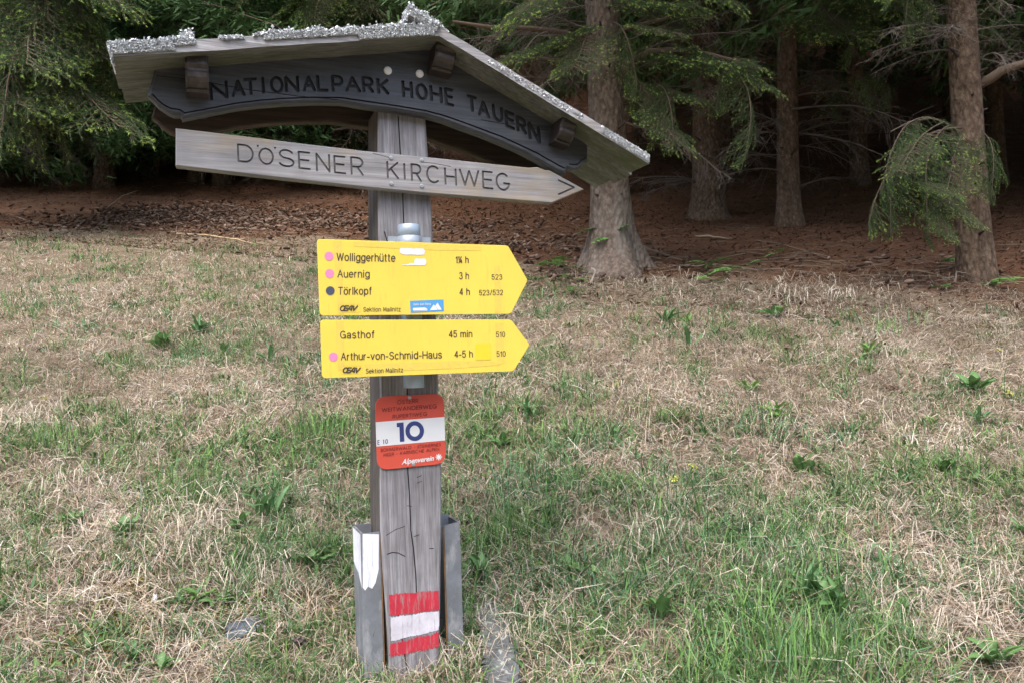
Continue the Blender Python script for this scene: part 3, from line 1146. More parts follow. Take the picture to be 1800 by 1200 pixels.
# ------------------------------------------------------------------ wooden arrow board
zq = 1.85
OD = .029
arrow = sign_thing('wooden_arrow_board', 'pale grey wooden arrow board with engraved church path name', 'sign board', zq)
cuts = []
LET = [('D', 417, 446, 254, 286.5), ('O', 454, 481.5, 260, 290.5), ('S', 489, 517.5, 262.5, 294.5), ('E', 524, 546, 266.5, 298.5), ('N', 555, 580.5, 270, 303), ('E', 586.5, 608, 274, 306), ('R', 616, 639, 276, 309),
       ('K', 679.5, 701, 284, 315), ('I', 707, 715, 287, 317), ('R', 722, 741, 288, 320), ('C', 749, 774, 291, 323), ('H', 781, 803, 295.5, 326.5), ('W', 807, 843, 298, 328.5), ('E', 847.5, 867, 301, 333), ('G', 871, 896, 304, 336)]
for ch, a, b, yt, yb in LET:
    for q in glyph_px(ch, a, b, yt, yb, 3.3, .10, -.04):
        cuts.append(([uz(x, y, OD) for x, y in q], .0035))
for x, y in ((453, 257), (483.5, 260.5)):
    cuts.append(([uz(*p, OD) for p in disc_px(x, y, 1.9, 8)], .004))
for q in strokes([(981.5, 317), (1009, 330), (982, 342)], 3.0):
    cuts.append(([uz(x, y, OD) for x, y in q], .004))
for pl in ([(745, 286), (765, 288), (792, 293)], [(655, 270), (672, 274), (686, 278)]):
    for q in strokes(pl, .9):
        cuts.append(([uz(x, y, OD) for x, y in q], .003))
ao = [(308.7, 225.5), (420, 238.5), (530, 252.5), (640, 265.5), (760, 277.5), (860, 288), (930, 295), (945, 294), (958, 299), (966, 299.5), (1027, 333), (970, 357), (860, 348.5), (750, 339.5), (640, 329), (530, 317), (420, 304.5), (308.7, 291.5)]
link('board', carved('board', [uz(x, y, OD) for x, y in ao], OD, .027, .0022, cuts, [M['arrow'], M['engrave']], zq), arrow)
for x, y in ((687, 278), (741, 282), (688, 323.5), (741, 327.5)):
    dome('screw', x, y, OD, .0055, .003, M['screw'], arrow, recess=True)

# ------------------------------------------------------------------ mounting pipe
zp = 1.40
OP = .05
pipe = sign_thing('mounting_pipe', 'galvanised round pipe clamped to the post behind the yellow signs', 'pipe', zp)
pu, pzt = uz(721, 398, OP)
_, pzb = uz(735, 681, OP)


def cyl(name, u0, n0, r, z0, z1, mat, par, n=28, r1=None, lab=None, bev=.002):
    rings = []
    for z, k in ((z0, 1 - bev / r), (z0 + bev, 1), (z1 - bev, 1), (z1, 1 - bev / r)):
        rr2 = r * k
        rings.append([(u0 + rr2 * math.cos(2 * math.pi * i / n), -n0 + rr2 * math.sin(2 * math.pi * i / n), z - zp) for i in range(n)])
    me_ = loft(name, rings, mat)
    for p in me_.polygons:
        p.use_smooth = len(p.vertices) == 4
    return link(name, me_, par, lab)


cyl('pipe', pu, OP - .012, .0265, pzb, pzt - .026, M['pipe'], pipe)
cyl('cap', pu, OP - .012, .029, pzt - .026, pzt + .005, M['pipe'], pipe, lab='pale plastic cap on the pipe')


def clamp(z0, z1):
    o = cyl('clamp_ring', pu, OP - .012, .031, z0, z1, M['galv'], pipe)
    for s in (-1, 1):
        a, b = (pu + .028, pu + .055) if s > 0 else (pu - .055, pu - .028)
        ear = link('ear', box_local('ear', a, b, OP - .012 - .003, OP - .012 + .003, z0 - zp + .004, z1 - zp - .001, M['galv']), o)
        rings = []
        uu = .5 * (a + b)
        for nn in (OP - .009, OP - .003):
            rings.append([(uu + .0075 * math.cos(k * math.pi / 3), -nn, .5 * (z0 + z1) - zp + .0075 * math.sin(k * math.pi / 3)) for k in range(6)])
        link('nut', loft('nut', rings, M['galv']), o)


_, zca = uz(722, 415, OP)
_, zcb = uz(722, 440, OP)
clamp(zcb, zca)
_, zca = uz(735, 566, OP)
_, zcb = uz(735, 590, OP)
clamp(zcb, zca)

# ------------------------------------------------------------------ yellow trail signs
OY = .085
PR = OY + .0007      # print lies this far out


def sheet(parent, px, off, mat, name, label=None):
    return link(name, flat(name, to_uz([px], off), off, mat, parent['zb']), parent, label)


def oeav(parent, xl, xr, yb_, cap, bx):
    """the association mark in its thin frame"""
    fr = []
    (x0, y0, x1, y1) = bx
    rp = rounded([(x0, y0), (x1, y0), (x1, y1), (x0, y1)], 3, 4)
    fr = strokes(rp + [rp[0]], .55)
    link('logo_frame', flat('logo_frame', to_uz(fr, PR), PR, M['tape'], parent['zb']), parent)
    wd = cap * .27
    w4 = (xr - xl)
    gl = []
    sk = .28
    for pl in ([(.0, .5)],):
        pass
    def P(gx_, gy_):
        return (xl + gx_ * w4 + sk * cap * (gy_ - .5), yb_ - gy_ * cap)
    for pl in ([(.14 + .12 * math.cos(R(a)), .5 + .5 * math.sin(R(a))) for a in range(60, 301, 20)],
               [(.14 + .12 * math.cos(R(a)), .5 + .5 * math.sin(R(a))) for a in range(300, 421, 20)],
               [(.46, 1), (.26, 1), (.26, 0), (.40, 0)], [(.26, .5), (.43, .5)],
               [(.44, 0), (.60, 1), (.68, 1), (.68, 0)], [(.55, .32), (.68, .32)],
               [(.76, 1), (.82, 0), (.98, 1)]):
        gl += strokes([P(*p) for p in pl], wd)
    link('logo', flat('logo', to_uz(gl, PR + .0003), PR + .0003, M['ink'], parent['zb']), parent)


zu = 1.55
su = sign_thing('yellow_trail_sign', 'upper yellow arrow sign with three destinations and a blue sticker', 'trail sign', zu)
oup = rounded([(557, 420.3), (893, 432), (927.5, 493), (898, 552), (562.3, 555)], 0, 6, [7, 5, 4, 5, 7])
link('panel', carved('panel', to_uz([oup], OY)[0], OY, .003, .0006, [], [M['yellow'], M['yellow']], zu), su)
TP = OY + .0004
sheet(su, [(586, 424), (601, 424.6), (604, 552), (594, 552)], TP, M['tape'], 'tape_strip')
sheet(su, [(868.5, 468), (879, 468), (881.5, 549.5), (870.5, 549.5)], TP, M['tape'], 'tape_strip')
sheet(su, [(621, 425.5), (846, 434), (846, 441), (760, 440), (622, 433.5)], TP, M['tape'], 'tape_strip')
for s, xl, xr, yl, yr, cap in (('Wolliggerhütte', 591.5, 695.3, 459.3, 461.0, 14.8), ('Auernig', 593, 650, 488.5, 488.8, 14.2), ('Törlkopf', 594, 653.5, 518.8, 518.6, 14.2),
                               ('1¼ h', 800.5, 824, 463.3, 463.5, 12.8), ('3 h', 807, 824.6, 491.3, 491.4, 12.8), ('4 h', 807.6, 826, 519.5, 519.3, 12.8),
                               ('523', 864, 883, 492, 492, 9.7), ('523/532', 842, 884.3, 519.6, 519.2, 9.7), ('Sektion Mallnitz', 638.5, 704.3, 548.3, 548.0, 8.2)):
    lettering(su, s, xl, xr, yl, yr, cap, PR, M['ink'], .008 if cap > 10 else .004, space=.93)
for x, y, mt in ((578.4, 450.6, 'pink'), (579.4, 481, 'pink'), (580.5, 511.4, 'slate_dot')):
    sheet(su, disc_px(x, y, 7.8), PR, M[mt], 'grade_dot', 'round pink dot' if mt == 'pink' else 'round dark slate dot')
oeav(su, 598, 628, 546.3, 8.2, (594.5, 534.8, 633, 548.8))
rs = random.Random(4)


def torn(px, amp, seed):
    r_ = random.Random(seed)
    out = []
    for i in range(len(px)):
        a, b = np.array(px[i]), np.array(px[(i + 1) % len(px)])
        k = max(1, int(np.linalg.norm(b - a) / 3))
        for j in range(k):
            out.append(tuple(a + (b - a) * j / k + np.array([r_.uniform(-amp, amp), r_.uniform(-amp, amp)])))
    return out


sheet(su, torn([(703, 436.5), (744, 437.5), (747, 441), (746, 448.5), (708, 447.5), (703, 444)], .6, 1), PR, M['white_st'], 'torn_sticker', 'torn white sticker remnant')
sheet(su, torn([(729, 455), (747.5, 455.2), (749.5, 460), (747.5, 467), (706, 466.4), (706, 465.4), (718, 464.6), (721, 462.6), (728, 463)], .5, 2), PR, M['white_st'], 'torn_sticker', 'torn white sticker remnant')
bs = sheet(su, [(720.6, 529.3), (779.7, 526.8), (780.5, 547), (722, 550)], PR, M['blue_st'], 'blue_sticker', 'small blue sticker with white mountains')
bs['zb'] = zu
P2 = PR + .0004
lettering(bs, 'Bahn zum Berg', 727, 757, 537.2, 536.2, 3.6, P2, M['white_ink'], .03)
for pxs in ([(755.5, 545.7), (762.5, 535.5), (766.5, 541), (770, 545)], [(764.5, 539.0), (769, 532.4), (776.5, 544.7), (771, 545), (767, 540.8)], [(726, 541.6), (747, 540.8), (751, 543.3), (751.5, 545), (726, 546)], [(727, 547), (751.5, 546), (751.5, 546.8), (727, 547.8)]):
    sheet(bs, pxs, P2, M['white_ink'], 'white_mark')

zl = 1.41
sl2 = sign_thing('yellow_trail_sign', 'lower yellow arrow sign with two destinations and a bright patch', 'trail sign', zl)
olo = rounded([(562.8, 562.4), (898.5, 562), (931, 605.5), (902.5, 652), (566.3, 664.3)], 0, 6, [7, 5, 4, 5, 7])
link('panel', carved('panel', to_uz([olo], OY)[0], OY, .003, .0006, [], [M['yellow'], M['yellow']], zl), sl2)
sheet(sl2, [(590, 564), (604, 564), (606, 648), (594, 650)], TP, M['tape'], 'tape_strip')
sheet(sl2, [(869.5, 568), (885, 568), (887, 638), (876, 640), (872, 620)], TP, M['tape'], 'tape_strip')
sheet(sl2, [(640, 640), (790, 634), (868, 634), (880, 641), (800, 647), (700, 651), (646, 651)], TP, M['tape'], 'tape_strip')
sheet(sl2, [(835.5, 604.5), (862, 603.5), (863, 631.5), (836.5, 632)], PR, M['patch'], 'yellow_patch', 'bright yellow patch pasted over')
for s, xl, xr, yl, yr, cap in (('Gasthof', 597.7, 658.4, 595.6, 595, 14.0), ('Arthur-von-Schmid-Haus', 599, 777, 633, 629.3, 14.0), ('45 min', 788.8, 830.4, 593.8, 593.2, 12.8),
                               ('510', 871.7, 888, 593.2, 593, 10.2), ('4-5 h', 798.6, 831.4, 628.3, 627.5, 12.8), ('510', 872.7, 889, 626.6, 626.2, 10.2), ('Sektion Mallnitz', 643, 708.7, 655.8, 653.6, 8.6)):
    lettering(sl2, s, xl, xr, yl, yr, cap, PR, M['ink'], .008 if cap > 10.5 else .004, space=.93)
sheet(sl2, disc_px(586, 626.5, 7.8), PR, M['pink'], 'grade_dot', 'round pink dot')
oeav(sl2, 603, 633, 654, 8.4, (599.2, 642, 636.7, 656.2))

# ------------------------------------------------------------------ red route plate
zx = 1.16
OR_ = .0045
PX = OR_ + .0005
rp_ = sign_thing('route_plate', 'red and white route plate with large number 10 screwed to the post', 'trail sign', zx)
opl = rounded([(659, 697), (780, 690.3), (784, 814), (663.3, 826)], 20, 9)
link('panel', carved('panel', to_uz([opl], OR_)[0], OR_, .0025, .0005, [], [M['plate_red'], M['plate_red']], zx), rp_)
sheet(rp_, [(660.4, 741.2), (781.2, 732), (782.4, 773.2), (661.7, 784)], PX, M['plate_white'], 'white_band', 'white band across the plate')
PY = PX + .0005
for s, xl, xr, yl, yr, cap, wd in (('ÖSTERR.', 698, 738, 710.2, 707.3, 7.6, 1.05), ('WEITWANDERWEG', 671, 768, 723.6, 716.6, 7.2, 1.05), ('RUPERTIWEG', 690, 751, 735, 730, 6.8, 1.0),
                                   ('BÖHMERWALD - STEINERNES', 669.5, 775, 793.5, 783, 5.8, .75), ('MEER - KARNISCHE ALPEN', 674, 772, 801.8, 791, 5.8, .75)):
    link('lettering', flat('lettering', to_uz(line_px(s, xl, xr, yl, yr, cap, wd), PY), PY, M['plate_ink'], zx), rp_)
one = [(697.3, 742.5), (709.3, 741.5), (710.8, 775.0), (703.0, 775.8), (702.0, 749.6), (697.5, 749.8)]
ring = strokes(ell(729, 756.7, 12.6, 13.6, 0, 360, 30), 7.6)
link('route_number', flat('route_number', to_uz([one], PY) + to_uz(ring, PY), PY, M['plate_navy'], zx), rp_, 'large dark blue route number')
link('lettering', flat('lettering', to_uz(line_px('E 10', 663.5, 682, 781.3, 779, 8.6, 1.2), PY), PY, M['plate_navy'], zx), rp_, 'small handwritten code')
lettering(rp_, 'Alpenverein', 706, 763, 815.4, 808.4, 8.6, PY, M['white_ink'], .022, .32)
star = []
for k in range(8):
    a = k * math.pi / 4
    star += strokes([(771.3, 802.3), (771.3 + 5 * math.cos(a), 802.3 + 5 * math.sin(a))], 1.8)
link('logo', flat('logo', to_uz(star, PY), PY, M['white_ink'], zx), rp_, 'white edelweiss star')
for x, y in ((720, 698.3), (726.8, 815.6)):
    dome('screw', x, y, OR_, .0045, .0025, M['screw'], rp_, recess=True)
#@@NATURE@@
STONES = {'slate': [(393, 1127), (400, 1110), (440, 1098), (460, 1094), (461, 1112), (450, 1122), (415, 1132)],
          'slab': [(838, 1085), (862, 1068), (880, 1090), (896, 1130), (906, 1160), (915, 1200), (912, 1240), (862, 1240), (850, 1190), (846, 1140)]}


def inside(X, Y, poly):
    r = np.zeros(len(X), bool)
    m_ = len(poly)
    for i in range(m_):
        (x0, y0), (x1, y1) = poly[i][:2], poly[(i + 1) % m_][:2]
        c = ((y0 > Y) != (y1 > Y)) & (X < (x1 - x0) * (Y - y0) / (y1 - y0 + 1e-12) + x0)
        r ^= c
    return r


STONE_W = [[ground(x, y) for x, y in q] for k_, q in STONES.items()]
# ------------------------------------------------------------------ meadow grass
def blades(n, P, head, L, e0, bend, wd, col, tipcol=None):
    """n curved three-part blades at once; returns arrays for Soup.add"""
    def dirv(e):
        return np.stack([np.cos(head) * np.cos(e), np.sin(head) * np.cos(e), np.sin(e)], 1)
    side = np.stack([-np.sin(head), np.cos(head), RNG.normal(0, .35, n)], 1)
    P1 = P + dirv(e0) * (L * .5)[:, None]
    P2 = P1 + dirv(e0 - bend) * (L * .5)[:, None]
    w_ = (wd * .5)[:, None]
    V = np.stack([P - side * w_, P + side * w_, P1 + side * w_ * .85, P1 - side * w_ * .85, P2], 1).reshape(-1, 3)
    b = np.arange(n)[:, None] * 5
    Q = b + np.array([[0, 1, 2, 3]])
    T = b + np.array([[3, 2, 4]])
    C = np.repeat(col, 5, 0)
    if tipcol is not None:
        C = C.reshape(n, 5, 3)
        C[:, 4] = tipcol
        C = C.reshape(-1, 3)
    return V, Q, T, C


def add_blades(S, *a, **k):
    V, Q, T, C = blades(*a, **k)
    n0 = S.n
    S.add(V, Q, C)
    S.L.append((T + n0).ravel())
    S.S.append(np.full(len(T), 3))


def meadow_points(n, y0, y1, clump=0.5, rad=.09, per=22):
    """points on the meadow between two distances, part of them in tussocks; returns x, y, radial heading or nan"""
    def rnd(k):
        y = np.sqrt(RNG.uniform(y0 * y0, y1 * y1, k))
        x = RNG.uniform(-1, 1, k) * (.74 * y + 1.0)
        return x, y
    k = int(n * clump)
    nc = max(1, k // per)
    cx, cy = rnd(nc)
    ci = RNG.integers(0, nc, k)
    a = RNG.uniform(0, 2 * math.pi, k)
    r = np.abs(RNG.normal(0, 1, k)) * rad * RNG.uniform(.5, 1.3, nc)[ci]
    x, y = rnd(n - k)
    X = np.concatenate([cx[ci] + r * np.cos(a) * .6, x])
    Y = np.concatenate([cy[ci] + r * np.sin(a) * .6, y])
    HD = np.concatenate([a, np.full(n - k, np.nan)])
    m_ = Y < edge(X) + (fbm(X * 1.4, Y * 1.4, 9) - .5) * 2.6 + RNG.normal(0, .30, len(X))
    # leave the post's own foot free
    u_ = (X - P0[0]) * U[0] + (Y - P0[1]) * U[1]
    n_ = (X - P0[0]) * N[0] + (Y - P0[1]) * N[1]
    m_ &= ~((np.abs(u_) < .075) & (n_ < .0) & (n_ > -.12))
    for q in STONE_W:
        m_ &= ~inside(X, Y, q)
    return X[m_], Y[m_], HD[m_]


GREEN_SPOTS = [(600, 770, .5), (520, 790, .4), (1330, 1040, .55), (1400, 1150, .5), (1280, 1180, .5), (1450, 1090, .35), (840, 960, .3), (960, 860, .35), (300, 900, .35), (480, 900, .35),
               (90, 780, .45), (560, 980, .35), (450, 1000, .3), (860, 780, .35), (930, 730, .35), (1690, 850, .4), (1600, 860, .35), (1720, 700, .35), (1180, 900, .3), (820, 1010, .25),
               (60, 900, .3), (200, 640, .5), (350, 590, .5), (540, 640, .5), (700, 500, .4), (600, 560, .4), (1480, 560, .4), (1050, 750, .3), (1350, 960, .3), (1640, 980, .3), (240, 1010, .3), (1500, 1160, .3)]
GS = [(ground(x, y), r) for x, y, r in GREEN_SPOTS]


def greenness(x, y):
    g = (fbm(x * 1.6 + 3, y * 1.6, 31) - .5) * 1.2 + (fbm(x * 7, y * 7, 33) - .5) * 2.2 + .50 + .12 * np.clip(-x / 2, 0, 1)
    g = g + .10 * np.clip((3.4 - y) / 2, 0, 1) - .34 * np.clip((x - .4) / 2, 0, 1) * np.clip((y - 2.8) / 1.5, 0, 1)
    for p, r in GS:
        g = g + .42 * np.exp(-((x - p[0]) ** 2 + (y - p[1]) ** 2) / (r * r * .35))
    return g


DRY = np.array([[.56, .46, .33], [.46, .36, .24], [.66, .58, .45], [.44, .39, .30], [.53, .41, .28], [.60, .53, .43], [.28, .20, .13]]) * np.array([[.95, .965, 1.03]])
GRN = np.array([[.085, .15, .045], [.11, .19, .055], [.15, .235, .07], [.10, .17, .08], [.075, .13, .05], [.20, .26, .10]]) * np.array([[1.02, 1.16, 1.12]])
S = Soup()
for n, y0, y1, wd0 in ((130000, 1.25, 3.0, .0019), (130000, 3.0, 5.0, .0024), (110000, 5.0, 7.6, .0034), (70000, 7.6, 12.5, .0050)):
    X, Y, HD = meadow_points(n, y0, y1, .55, .10 if y0 < 3 else .13)
    g = greenness(X, Y)
    keep = RNG.random(len(X)) < np.clip(1.25 - .55 * g, .35, 1)
    X, Y, HD = X[keep], Y[keep], HD[keep]
    n = len(X)
    flow = fbm(X * .9, Y * .9, 51) * 9
    hd = np.where(np.isnan(HD), flow + RNG.normal(0, 1.1, n), HD + RNG.normal(0, .5, n))
    L = RNG.gamma(5, .0185, n)
    e0 = np.clip(RNG.normal(.24, .33, n), -.15, 1.3)
    bend = RNG.uniform(.1, 1.4, n)
    P = np.stack([X, Y, H(X, Y) + RNG.uniform(-.004, .022, n)], 1)
    col = DRY[RNG.choice(len(DRY), n, p=[.2, .17, .13, .15, .12, .1, .13])] * RNG.uniform(.6, 1.25, n)[:, None]
    tone = (fbm(X * 2.2, Y * 2.2, 61) - .5)[:, None] + .8 * (vnoise(X * 14, Y * 14, 63) - .5)[:, None]
    col = np.clip(col * (1 + tone * np.array([[.5, .55, .6]])), .02, .75)
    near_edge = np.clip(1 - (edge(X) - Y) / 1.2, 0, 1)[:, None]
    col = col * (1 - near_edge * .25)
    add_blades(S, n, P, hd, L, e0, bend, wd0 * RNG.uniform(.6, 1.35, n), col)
for (x, y, k, hgt, sx_) in ((1130, 505, 90, .17, .22), (1190, 500, 50, .15, .2), (1420, 516, 230, .19, .24), (1470, 518, 120, .17, .22), (1330, 525, 70, .12, .3), (1540, 530, 60, .11, .25), (1240, 520, 50, .12, .3),
                             (862, 1105, 120, .10, .03), (700, 1165, 90, .10, .05), (642, 1168, 110, .10, .03), (618, 1150, 80, .09, .03), (650, 1190, 90, .10, .05), (790, 1160, 110, .12, .05), (830, 1130, 80, .12, .05), (340, 905, 160, .16, .07), (1150, 960, 120, .16, .06), (1380, 1000, 140, .16, .08), (330, 960, 140, .16, .08), (1600, 1100, 140, .16, .1), (900, 1100, 140, .13, .12), (130, 860, 120, .16, .08), (60, 740, 120, .17, .1), (450, 1010, 120, .15, .08), (1750, 1050, 120, .15, .09)):
    p = ground(x, y)
    X = p[0] + RNG.normal(0, sx_, k)
    Y = p[1] + RNG.normal(0, sx_ * .8, k)
    pk = p[1] / 2.2
    add_blades(S, k, np.stack([X, Y, H(X, Y)], 1), RNG.uniform(0, 6.28, k), RNG.uniform(.6, 1.4, k) * hgt, RNG.uniform(.05, 1.15, k), RNG.uniform(.6, 2.2, k), RNG.uniform(.0018, .0030, k) * min(pk, 2.2), np.array([.61, .545, .44]) * RNG.uniform(.65, 1.1, k)[:, None])
tag(link('dry_grass', S.mesh('dry_grass', M['grass'])), 'matted straw-coloured dry grass covering the meadow slope', 'grass', kind='stuff')

S = Soup()
for n, y0, y1, wd0 in ((120000, 1.25, 3.0, .0026), (110000, 3.0, 5.0, .0034), (80000, 5.0, 7.6, .0044), (55000, 7.6, 12.0, .006)):
    X, Y, HD = meadow_points(n, y0, y1, .6, .055, 14)
    g = greenness(X, Y)
    keep = RNG.random(len(X)) < np.clip((g - .16) * .95, .06, .9) * np.clip((edge(X) - Y) / 1.1 + .25, 0.0, 1)
    X, Y, HD, g = X[keep], Y[keep], HD[keep], g[keep]
    n = len(X)
    hd = np.where(np.isnan(HD), RNG.uniform(0, 6.283, n), HD + RNG.normal(0, .6, n))
    L = RNG.gamma(5, .011, n) * (.75 + .55 * np.clip(g, 0, 1.2))
    e0 = np.clip(RNG.normal(1.0, .3, n), .2, 1.5)
    bend = RNG.uniform(.1, 1.1, n)
    P = np.stack([X, Y, H(X, Y) - .003], 1)
    col = GRN[RNG.integers(0, len(GRN), n)] * RNG.uniform(.8, 1.25, n)[:, None]
    bl = np.clip((vnoise(X * 3, Y * 3, 77) - .45) * 2.2, 0, 1)[:, None]
    col = col * (1 - bl) + col * np.array([[.85, 1.0, 1.35]]) * bl
    add_blades(S, n, P, hd, L, e0, bend, wd0 * RNG.uniform(.7, 1.5, n), col, col * 1.25 + np.array([[.03, .03, .0]]))
# tall blades bottom right
for (x, y, k, hgt) in ((1310, 1190, 60, .13), (1380, 1180, 90, .15), (1450, 1150, 80, .13), (1240, 1190, 50, .12), (1320, 1100, 40, .13), (1420, 1030, 30, .20), (1180, 905, 22, .13), (1140, 900, 16, .12), (1520, 1190, 50, .11),
                       (1560, 1020, 14, .14), (540, 770, 60, .10), (600, 760, 60, .10), (95, 775, 50, .10), (280, 930, 20, .13), (1560, 590, 40, .13), (1620, 570, 30, .13)):
    p = ground(x, y)
    X = p[0] + RNG.normal(0, .05, k)
    Y = p[1] + RNG.normal(0, .05, k)
    add_blades(S, k, np.stack([X, Y, H(X, Y) - .003], 1), RNG.uniform(0, 6.28, k), RNG.uniform(.6, 1.4, k) * hgt, RNG.uniform(1.0, 1.5, k), RNG.uniform(.05, .8, k),
               RNG.uniform(.003, .0055, k), GRN[RNG.integers(1, 4, k)] * 1.15)
tag(link('green_grass', S.mesh('green_grass', M['grass'])), 'fresh green grass tufts growing through the dry meadow', 'grass', kind='stuff')

# small leaves of clover, yarrow and sorrel everywhere between the blades
S = Soup()
for n, y0, y1 in ((9000, 1.3, 3.0), (8000, 3.0, 5.0), (5000, 5.0, 7.6), (2500, 7.6, 11)):
    X, Y, HD = meadow_points(n * 2, y0, y1, .85, .05, 9)
    g = greenness(X, Y)
    keep = RNG.random(len(X)) < np.clip((g - .1) * .9, .05, .9) * np.clip((edge(X) - Y) / 1.0, 0, 1)
    X, Y, HD = X[keep], Y[keep], HD[keep]
    n = len(X)
    hd = np.where(np.isnan(HD), RNG.uniform(0, 6.283, n), HD + RNG.normal(0, .5, n))
    col = np.array([[.085, .165, .05], [.07, .14, .055], [.12, .20, .06], [.06, .115, .045]])[RNG.integers(0, 4, n)] * RNG.uniform(.75, 1.25, n)[:, None]
    add_blades(S, n, np.stack([X, Y, H(X, Y) + RNG.uniform(.005, .03, n)], 1), hd, RNG.uniform(.018, .055, n), RNG.uniform(.1, 1.1, n), RNG.uniform(.1, 1.0, n), RNG.uniform(.006, .013, n), col)
tag(link('leafy_ground_cover', S.mesh('leafy_ground_cover', M['leaf'])), 'small green clover and sorrel leaves between the grass blades', 'ground cover', kind='stuff')

# low moss
S = Soup()
for (x, y, r, k, c) in ((190, 1110, .12, 900, (.20, .15, .03)), (240, 1050, .10, 600, (.16, .15, .035)), (440, 1070, .10, 500, (.17, .13, .03)), (560, 1060, .12, 500, (.13, .14, .03)), (950, 1030, .14, 700, (.17, .13, .03)),
                        (930, 985, .08, 400, (.19, .17, .04)), (600, 1000, .08, 300, (.15, .12, .03)), (250, 520, .3, 700, (.15, .12, .04)), (420, 540, .3, 600, (.16, .12, .04)), (1000, 1060, .1, 400, (.16, .12, .03))):
    p = ground(x, y)
    X = p[0] + RNG.normal(0, r * .6, k)
    Y = p[1] + RNG.normal(0, r * .6, k)
    add_blades(S, k, np.stack([X, Y, H(X, Y)], 1), RNG.uniform(0, 6.28, k), RNG.uniform(.012, .03, k), RNG.uniform(.2, 1.3, k), RNG.uniform(0, 1, k), RNG.uniform(.004, .009, k),
               np.array(c) * RNG.uniform(.6, 1.5, k)[:, None])
tag(link('moss', S.mesh('moss', M['grass'])), 'low golden green moss patches among the grass', 'moss', kind='stuff')

# ------------------------------------------------------------------ forest litter
S = Soup()


def litter_points(k, spots):
    out = []
    for x, y, rx, ry, wt in spots:
        p = ground(x, y)
        m_ = int(k * wt)
        out.append(np.stack([p[0] + RNG.normal(0, rx, m_), p[1] + RNG.normal(0, ry, m_)], 1))
    return np.concatenate(out)


spots = [(330, 375, .9, .5, .30), (450, 385, .9, .5, .28), (560, 395, .8, .5, .14), (800, 400, 1.0, .6, .10), (940, 430, .6, .5, .08), (1010, 480, .3, .3, .03), (1600, 470, .8, .5, .02), (200, 395, .5, .3, .04)]
XY = litter_points(3600, spots)
for i in range(len(XY)):
    x, y = XY[i]
    r = RNG.uniform(.007, .021)
    l = RNG.uniform(.04, .09)
    a = RNG.uniform(0, 6.28)
    dx, dy = math.cos(a), math.sin(a)
    tl = RNG.normal(0, .35)
    z = float(H(x, y)) + r * .6 + RNG.uniform(0, .035)
    fr = np.array([-.5, -.25, .1, .4, .52])
    P = np.stack([x + dx * l * fr, y + dy * l * fr, z + tl * l * fr], 1)
    c = np.array([[.11, .066, .046], [.065, .040, .030], [.15, .098, .072], [.24, .175, .135]][RNG.integers(0, 4)]) * RNG.uniform(.7, 1.2)
    S.tube(P, np.array([.35, .95, 1.0, .6, .1]) * r, c, 5)
tag(link('cone_litter', S.mesh('cone_litter', M['litter'])), 'fallen brown spruce cones and scales littering the forest edge', 'cone litter', kind='stuff')

S = Soup()
k = 90000
Y = RNG.uniform(0, 1, k) ** 1.5 * 13
X = RNG.uniform(-1, 1, k) * 11 - 1
Y = edge(X) - .9 + Y
X0 = X
pb_ = ground(110, 366)
keep = (Y > 4.2) & (np.abs(X) < .75 * Y + 1.0) & (RNG.random(k) > .75 * np.exp(-(((X - pb_[0]) / 2.0) ** 2 + ((Y - pb_[1]) / .7) ** 2)))
X, Y = X[keep], Y[keep]
n = len(X)
c = np.array([[.17, .085, .05], [.12, .06, .038], [.22, .13, .08], [.30, .22, .15], [.08, .05, .036]])[RNG.choice(5, n, p=[.35, .28, .2, .05, .12])] * RNG.uniform(.7, 1.2, n)[:, None]
add_blades(S, n, np.stack([X, Y, H(X, Y) + RNG.uniform(-.002, .014, n)], 1), RNG.uniform(0, 6.28, n), RNG.uniform(.02, .09, n), RNG.normal(.08, .22, n), RNG.uniform(-.2, .5, n), RNG.uniform(.004, .016, n), c)
tag(link('needle_litter', S.mesh('needle_litter', M['litter'])), 'reddish brown needles, scales and bark crumbs on the forest floor', 'needle litter', kind='stuff')

S = Soup()
k = 1500
X = RNG.uniform(-1, 1, k) * 9
Y = edge(X) + RNG.normal(.9, 1.2, k)
for x, y in zip(X, Y):
    l = RNG.uniform(.1, .5)
    a = RNG.uniform(-.7, .7) + (math.pi if RNG.random() < .5 else 0)
    m_ = 5
    t_ = np.linspace(0, 1, m_)
    bw = RNG.normal(0, .12) * l
    px = x + np.cos(a) * l * t_ - np.sin(a) * bw * np.sin(t_ * 3.14)
    py = y + np.sin(a) * l * t_ + np.cos(a) * bw * np.sin(t_ * 3.14)
    pz = H(px, py) + .012 + RNG.uniform(0, .03) * np.sin(t_ * 3.14)
    c = np.array([[.25, .19, .14], [.17, .12, .085], [.33, .27, .20]][RNG.integers(0, 3)]) * RNG.uniform(.7, 1.1)
    S.tube(np.stack([px, py, pz], 1), np.linspace(1, .4, m_) * RNG.uniform(.0018, .005), c, 3)
tag(link('twig_litter', S.mesh('twig_litter', M['twig'])), 'thin broken twigs scattered along the forest edge', 'twig litter', kind='stuff')

# ------------------------------------------------------------------ spruce boughs (prototypes, chord along +x, unit: metres, chord 1.2)
BARK_T = np.array([.16, .12, .09])
DEAD_T = np.array([.14, .118, .10])


def curve(p, d, L, sag, n, wob=0.0, up=0.0, g=RNG):
    """a twig that starts in direction d and bends down by sag (or up at its tip)"""
    P = [np.array(p, float)]
    d = np.array(d, float)
    d /= np.linalg.norm(d)
    for i in range(n):
        d = d + np.array([0, 0, -sag / n]) + g.normal(0, wob, 3)
        if up and i > n * .55:
            d = d + np.array([0, 0, up / n * 2.2])
        d /= np.linalg.norm(d)
        P.append(P[-1] + d * L / n)
    return np.array(P)


